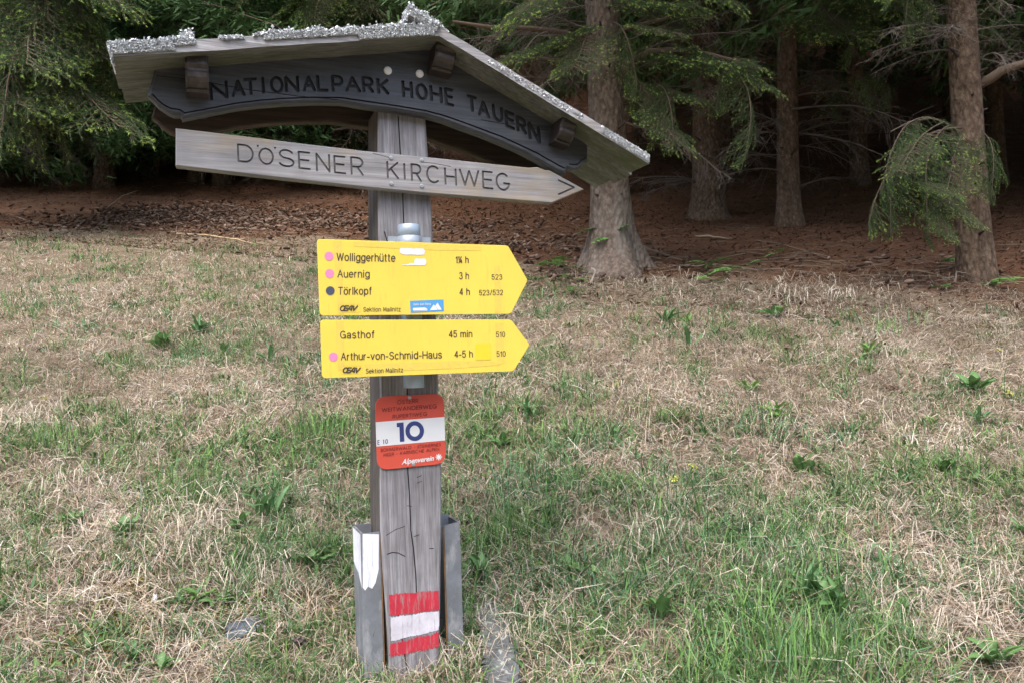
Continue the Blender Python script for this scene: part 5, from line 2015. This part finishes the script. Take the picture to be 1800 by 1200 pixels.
def herb(px, py, size, kind, label, n=8, steep=.55, cat='plant', name='meadow_herb'):
    p = ground(px, py)
    sc = rnd.uniform(.85, 1.2) * size / F_PX * p[1]
    n = int(n * 1.7)
    t = thing(name, label, cat, (p[0], p[1], p[2] + .012), rnd.uniform(0, 6.28), 'leafy herbs in the meadow')
    for k in range(n):
        o = link('leaf', LEAF[kind][k % 3], t)
        l = sc * rnd.uniform(.65, 1.1)
        o.scale = (l, l * rnd.uniform(.6, .95), l)
        o.rotation_euler = (rnd.uniform(-.3, .3), -rnd.uniform(.2, 1.0) * steep * 1.6, k * 2.4 + rnd.uniform(-.4, .4))
        o.location = (rnd.uniform(-.22, .22) * sc, rnd.uniform(-.22, .22) * sc, 0)


HERBS = [
    (285, 618, 42, 'broad', 'upright bright herb tuft in the grass left of the lower yellow sign', 9, .95), (347, 588, 40, 'lance', 'leafy herb tuft left of the upper yellow sign, near its lower corner', 10, .8),
    (478, 640, 36, 'lance', 'herb tuft nearest the left end of the lower yellow sign', 8, .8), (395, 626, 26, 'broad', 'small dark herb between two tufts left of the yellow signs', 5, .9),
    (215, 950, 50, 'broad', 'broad-leaved herb cluster far left, level with the white channel top', 8, .7), (130, 925, 40, 'broad', 'low green herb near the left edge, level with the white channel top', 7, .5),
    (205, 1012, 38, 'lance', 'narrow-leaved herb left of and above the slate piece', 7, .7), (470, 915, 56, 'lance', 'large leafy herb clump between left edge and post, below the red plate', 11, .85),
    (425, 935, 30, 'broad', 'small herb beside the large leafy clump left of the post', 6, .6), (545, 1000, 44, 'broad', 'spreading herb left of the white painted channel', 9, .45),
    (600, 985, 34, 'dandelion', 'low herb touching the left side of the white painted channel', 7, .45), (350, 1062, 40, 'dandelion', 'herb just above the slate piece, the left one of two', 8, .55),
    (385, 1068, 34, 'broad', 'herb just above the slate piece, the right one of two', 6, .5), (120, 1070, 34, 'dandelion', 'flat rosette low at the left, above the mossy patch', 7, .35),
    (12, 1085, 40, 'broad', 'broad dark leaf tuft cut by the left picture edge', 5, .8), (232, 1165, 36, 'lance', 'herb tuft at the lower left, below the mossy patch', 7, .75), (290, 1185, 40, 'broad', 'herb at the bottom edge below the slate piece', 7, .6),
    (1318, 690, 34, 'dandelion', 'solitary leafy rosette right of the lower yellow sign, mid slope', 9, .5), (1365, 740, 42, 'dandelion', 'larger dandelion rosette below the solitary rosette, mid right slope', 9, .65),
    (1215, 612, 38, 'lance', 'narrow upright leaves below the thick spruce on the dry slope', 4, .95), (1170, 570, 34, 'lance', 'spiky herb tuft just below the thick spruce foot, on dry grass', 9, .6),
    (1210, 575, 30, 'dandelion', 'curled leafy herb right of the spiky tuft below the thick spruce', 6, .7), (1362, 560, 30, 'broad', 'young herb below the pale sunlit grass at the forest edge', 6, .7),
    (1528, 630, 38, 'dandelion', 'dandelion rosette on the right slope below the drooping bough', 8, .6), (1470, 580, 30, 'lance', 'thin herb on the right slope above the dandelion rosette', 6, .7), (1715, 695, 44, 'broad', 'dark green herb clump near the right edge, mid height', 10, .6),
    (1722, 750, 40, 'lance', 'herb clump under the dark green clump near the right edge', 8, .75), (1415, 835, 38, 'broad', 'broad herb right of centre, level with the number plate bottom', 8, .7),
    (1122, 812, 28, 'lance', 'small herb right of the post, level with the number plate bottom', 7, .7), (1080, 772, 34, 'lance', 'herb group right of the post, level with the big number', 8, .7),
    (1240, 765, 26, 'lance', 'slim upright herb between number plate and right rosettes', 4, .95), (1590, 858, 36, 'lance', 'herb tuft on the right, left of the twin tufts', 8, .75), (1665, 838, 36, 'broad', 'left of the twin leafy tufts at the right', 8, .8), (1712, 856, 34, 'broad', 'right of the twin leafy tufts at the right', 8, .6),
    (1640, 755, 36, 'dandelion', 'straggling rosette right of the large dandelion', 8, .6), (1160, 1090, 46, 'broad', 'broad herb tuft low right of the flat stone', 9, .8), (1432, 1060, 70, 'lance', 'big bright leafy clump in the green patch lower right', 14, .85),
    (1470, 1085, 60, 'broad', 'tall-leaved companion right of the big bright clump', 9, .85), (1592, 1085, 36, 'broad', 'herb tuft right of the big bright clump', 8, .75), (1750, 1175, 52, 'broad', 'large low herb in the bottom right corner', 10, .5),
    (1795, 945, 40, 'broad', 'dark leafy tuft cut by the right picture edge', 6, .7), (1690, 920, 28, 'lance', 'small pointed herb left of the tuft at the right edge', 6, .7), (985, 890, 26, 'lance', 'little herb above the dark cone right of the post', 6, .7),
    (1052, 1130, 34, 'dandelion', 'little rosette right of the flat stone near the bottom', 7, .5), (930, 740, 40, 'lance', 'tall leafy grass-like herb just right of the red plate', 9, .85), (880, 790, 34, 'broad', 'herb clump between the red plate and the tall leafy herb', 7, .6),
    (840, 1020, 40, 'broad', 'green herb right behind the bare steel channel', 8, .7), (1000, 1010, 30, 'broad', 'herb on the mossy patch right of the bare channel', 6, .5), (650, 545, 30, 'dandelion', 'leafy herb peeking out left below the upper yellow sign', 7, .6), (1110, 870, 26, 'dandelion', 'low rosette below the small herbs right of the post', 6, .5)]
for px, py, sz, kd, lb, n_, st_ in HERBS:
    herb(px, py, sz, kd, lb, n_, st_)


# seedlings with feathered leaves at the forest edge
def pinnate(name, seed):
    g = np.random.default_rng(seed)
    S = Soup()
    S.tube(curve((0, 0, 0), (1, 0, .3), 1, .5, 5, .02, 0, g), .012, np.array([.09, .13, .04]), 3)
    for i in range(6):
        f_ = .2 + .16 * i
        for s in ((-1, 1) if i < 5 else (0,)):
            L = .34 * (1 - .35 * abs(f_ - .5) * 2)
            d = np.array([.55 if s else 1, s * .85, -.12])
            d /= np.linalg.norm(d)
            c = np.array([f_ * .98, 0, .12 * math.sin(f_ * 3)])
            wv = np.cross(d, [0, 0, 1.0])
            V = [c, c + d * L * .35 + wv * .075, c + d * L * .75 + wv * .06, c + d * L, c + d * L * .75 - wv * .06, c + d * L * .35 - wv * .075]
            S.add(V, np.array([[0, 1, 2, 3], [0, 3, 4, 5]]), np.array([.13, .28, .07]) * g.uniform(.8, 1.25))
    return S.mesh(name, M['leaf'])


PIN = [pinnate('leaf_feathered', 450 + i) for i in range(2)]
SEED = [(1078, 478, 75, 'tall rowan seedling standing in front of the thick spruce foot', 4, 42), (990, 485, 22, 'small seedling left of the thick spruce foot, the upper one', 4, 34), (965, 470, 14, 'tiny seedling farther left of the thick spruce foot', 3, 28), (1000, 500, 14, 'small seedling left of the thick spruce foot, the lower one', 3, 32),
        (1012, 520, 8, 'low seedling in the grass below the thick spruce, left side', 3, 26), (1245, 478, 16, 'seedling among pale grass, leftmost between the thick and right spruces', 4, 30), (1275, 482, 14, 'seedling among pale grass, middle one between the spruces', 4, 30), (1340, 478, 24, 'seedling among pale grass, nearest the dark trunks', 3, 24),
        (1250, 500, 8, 'lowest seedling at the pale grass below the middle trunk', 3, 26), (1368, 455, 12, 'single bright seedling on the bare brown litter', 3, 18), (1760, 508, 18, 'rowan seedling right of the right-hand spruce foot', 5, 36), (1682, 470, 14, 'seedling left of the right-hand spruce foot', 4, 22), (1660, 510, 8, 'low seedling in front of the right-hand spruce', 3, 22),
        (940, 500, 8, 'seedling next to the tip of the upper yellow sign', 3, 26)]
for px, py, hp, lb, nl, lp_ in SEED:
    p = ground(px, py)
    k = p[1] / F_PX
    t = thing('rowan_seedling', lb, 'seedling', tuple(p), rnd.uniform(0, 6.28), 'seedlings at the forest edge')
    S = Soup()
    hh = hp * k
    S.tube(np.array([[0, 0, -.01], [.01, .0, hh * .5], [0, .01, hh]]), .0022, np.array([.11, .10, .05]), 4)
    link('stem', S.mesh('stem', M['leaf']), t)
    for i in range(nl):
        o = link('leaf', PIN[i % 2], t)
        l = lp_ * k * rnd.uniform(1.0, 1.4)
        o.scale = (l, l, l)
        o.location = (0, 0, hh * rnd.uniform(.75, 1.0))
        o.rotation_euler = (rnd.uniform(-.4, .4), rnd.uniform(-.3, .35), i * 6.28 / nl + rnd.uniform(-.4, .4))

# yellow flowers
def flower(px, py, tops, label):
    p = ground(px, py)
    k = p[1] / F_PX
    t = thing('yellow_flower', label, 'flower', tuple(p), 0, 'small yellow flowers')
    for (tx, ty) in tops:
        q = at(tx, ty, p[1] - .02) - p
        S = Soup()
        S.tube(np.array([[0, 0, -.005], q * .5 + np.array([.006, 0, 0]), q]), .0016, np.array([.10, .15, .05]), 4)
        st = link('stem', S.mesh('stem', M['leaf']), t)
        S = Soup()
        for i in range(26):
            c = q + RNG.normal(0, 1, 3) * np.array([.009, .009, .006])
            a = RNG.normal(size=3)
            a /= np.linalg.norm(a)
            b = np.cross(a, RNG.normal(size=3))
            b /= np.linalg.norm(b)
            S.add([c - a * .004, c - b * .004, c + a * .004, c + b * .004], np.array([[0, 1, 2, 3]]), np.array([.60, .62, .14]) * RNG.uniform(.8, 1.15))
        link('blossom', S.mesh('blossom', M['leaf']), st)


flower(1185, 900, [(1217, 819), (1188, 841)], 'tall twin-headed yellow flower in the grass right of the post')
flower(1082, 685, [(1083, 675)], 'tiny yellow flower right of the lower yellow sign tip')
flower(1755, 622, [(1755, 614)], 'small yellow flower on the right slope, the upper one')
flower(1775, 700, [(1774, 691), (1770, 688)], 'small yellow flower near the right edge, the lower one')
flower(80, 708, [(80, 700)], 'tiny yellow flower on the left slope')


# ------------------------------------------------------------------ stones, cones, sticks
def slab(name, label, px, h_, mat, seed, rough=.006):
    """a flat stone: outline traced on the ground, real thickness, broken edges"""
    g = np.random.default_rng(seed)
    pts = np.array([ground(x, y) for x, y in px])
    c = pts.mean(0)
    t = []
    n = len(pts)
    poly = []
    for i in range(n):
        a, b = pts[i], pts[(i + 1) % n]
        for j in range(4):
            poly.append(a + (b - a) * j / 4 + np.append(g.normal(0, rough, 2), 0))
    poly = np.array(poly)
    m_ = len(poly)
    rings = []
    for k, (sc, hh) in enumerate(((1.03, -.04), (1.02, h_ * .55), (.96, h_ * .9), (.86, h_), (.5, h_ * 1.03))):
        r = c + (poly - c) * sc
        r[:, 2] = H(r[:, 0], r[:, 1]) + hh + g.normal(0, .0022, m_)
        rings.append([tuple(v - c) for v in r])
    me_ = loft(name, rings, mat)
    o = link(name, me_)
    o.location = tuple(c)
    tag(o, label, 'stone')


slab('slate_piece', 'blue-grey slate piece lying in the grass left of the post', STONES['slate'], .024, M['slate'], 1)
slab('flat_stone', 'long lichen-spotted flat stone at the bottom right of the post', STONES['slab'], .030, M['stone'], 2, .004)
slab('pale_pebble', 'pale pebble in the moss left of the slate piece', [(268, 1056), (273, 1050), (279, 1054), (274, 1061)], .012, M['bolt_white'], 4, .001)
slab('pale_pebble', 'second pale pebble below the first, left of the slate', [(283, 1084), (289, 1078), (295, 1083), (288, 1088)], .010, M['bolt_white'], 5, .001)


def cone_mesh(seed, col):
    g = np.random.default_rng(seed)
    S = Soup()
    fr = np.linspace(-.5, .5, 7)
    S.tube(np.stack([fr, 0 * fr, 0 * fr], 1), np.array([.05, .15, .19, .19, .17, .11, .02]), np.array(col) * .5, 7)
    for i in range(46):
        f_ = i / 46
        a = i * 2.4
        x = -.46 + .95 * f_
        r = .2 * math.sin(min(1, (f_ * 1.0 + .12)) * 2.9) ** .7 + .01
        c = np.array([x, r * math.cos(a), r * math.sin(a)])
        o = np.array([.1, .55 * math.cos(a), .55 * math.sin(a)])
        s_ = np.array([0, -math.sin(a), math.cos(a)])
        S.add([c - s_ * .055, c + s_ * .055, c + o * .12 + np.array([.10, 0, 0]) + s_ * .04, c + o * .12 + np.array([.10, 0, 0]) - s_ * .04], np.array([[0, 1, 2, 3]]), np.array(col) * g.uniform(.7, 1.4))
    return S.mesh('cone', M['litter'])


CONE = [cone_mesh(1, (.16, .10, .07)), cone_mesh(2, (.10, .085, .075))]
for px, py, l, a, i, lb in ((1385, 617, .075, .9, 0, 'dark brown spruce cone on the dry slope, centre right'), (953, 905, .07, .2, 1, 'blackish weathered cone in the grass right of the post'), (1566, 688, .07, 2.6, 0, 'spruce cone lying on the right slope under the rosette'),
                            (1632, 545, .07, .5, 0, 'spruce cone at the forest edge below the drooping bough'), (653, 538, .07, 1.2, 1, 'dark cone in the grass just left of the upper yellow sign foot'), (1210, 592, .06, 1.9, 0, 'small brown cone beside the narrow upright leaves'),
                            (72, 620, .075, .4, 1, 'grey cone on the left slope'), (1665, 648, .06, 2.0, 0, 'flat brown cone on the right slope near the dark clump'), (535, 1140, .07, .7, 1, 'dark cone right of the slate piece'), (1100, 640, .06, .2, 1, 'grey weathered cone right of the lower yellow sign')):
    p = ground(px, py)
    o = link('spruce_cone', CONE[i])
    o.location = (p[0], p[1], p[2] + .022)
    o.scale = (l, l, l)
    o.rotation_euler = (rnd.uniform(0, 6), rnd.uniform(-.25, .25), a)
    tag(o, lb, 'cone', 'spruce cones in the meadow')

STICKS = [([(310, 413), (360, 415), (410, 422), (445, 430), (495, 432)], .011, (.46, .36, .22), 'long pale peeled stick on the grass left of the post'), ([(300, 408), (330, 412), (352, 418)], .006, (.45, .38, .30), 'short pale stick at the end of the long peeled stick'),
          ([(0, 424), (60, 421), (110, 430), (165, 441)], .006, (.42, .36, .30), 'thin curved pale twig at the left edge of the meadow'), ([(24, 381), (60, 392), (112, 399)], .006, (.38, .32, .26), 'bent twig below the reddish bank at the left'),
          ([(1088, 482), (1108, 458), (1129, 436)], .013, (.24, .19, .15), 'stick leaning against the right root of the thick spruce'), ([(1132, 436), (1160, 447), (1183, 456), (1210, 462)], .016, (.17, .12, .09), 'thick dark stick running right from the thick spruce foot'),
          ([(1222, 417), (1255, 419), (1287, 423)], .014, (.36, .28, .19), 'pale broken stick on the litter between the trunks'), ([(1330, 425), (1375, 432), (1430, 448), (1490, 470)], .010, (.20, .15, .11), 'long dark branch lying on the brown litter at the right'),
          ([(1190, 470), (1260, 468), (1330, 476), (1385, 474)], .010, (.26, .21, .16), 'grey branch lying along the pale grass edge'), ([(1678, 500), (1682, 478), (1700, 482), (1716, 486)], .007, (.22, .17, .13), 'thin angled twig in front of the right-hand spruce'),
          ([(1005, 605), (1030, 610), (1056, 611)], .006, (.36, .33, .31), 'grey twig on dry grass right of the lower yellow sign tip'), ([(985, 590), (1010, 600), (1034, 607)], .005, (.30, .24, .18), 'brown twig meeting the grey twig on the dry grass'),
          ([(1040, 502), (1046, 478), (1040, 470)], .012, (.30, .25, .21), 'short grey root stub at the left of the thick spruce foot'), ([(930, 495), (970, 485), (1010, 478)], .008, (.22, .17, .12), 'dark stick left of the thick spruce foot'),
          ([(190, 365), (215, 345), (240, 335)], .007, (.30, .24, .19), 'upright twig on the reddish bank left of the cone litter'), ([(1640, 478), (1680, 470), (1720, 474), (1790, 492)], .008, (.20, .15, .11), 'branch lying behind the right-hand spruce foot'), ([(1700, 540), (1740, 532), (1800, 528)], .006, (.24, .19, .14), 'twig at the right edge where the meadow meets the litter'),
          ([(430, 720), (460, 765), (490, 775)], .0035, (.50, .45, .36), 'dry pale stalk left of the post, level with the number plate')]
for pts, r, c, lb in STICKS:
    P = []
    for x, y in pts:
        q = ground(x, y)
        P.append(q + np.array([0, 0, r * .9]))
    P = np.array(P)
    if 'leaning' in lb:
        P[1:] = np.array([at(1108, 458, P[0][1] + .12), at(1129, 436, P[0][1] + .2)])
    if 'upright' in lb or 'angled' in lb or 'stub' in lb:
        for i in range(1, len(P)):
            P[i] = at(pts[i][0], pts[i][1], P[0][1] + .05 * i)
    m_ = 4 * (len(P) - 1) + 1
    tt = np.linspace(0, len(P) - 1, m_)
    PP = np.stack([np.interp(tt, np.arange(len(P)), P[:, k]) for k in range(3)], 1)
    PP += RNG.normal(0, r * .35, PP.shape)
    c0 = PP[0].copy()
    S = Soup()
    S.tube(PP - c0, np.linspace(r, r * .55, m_) * (1 + .2 * RNG.normal(size=m_)), np.array(c), 6)
    o = link('fallen_stick', S.mesh('fallen_stick', M['twig'], True))
    o.location = tuple(c0)
    tag(o, lb, 'stick', 'sticks on the ground')
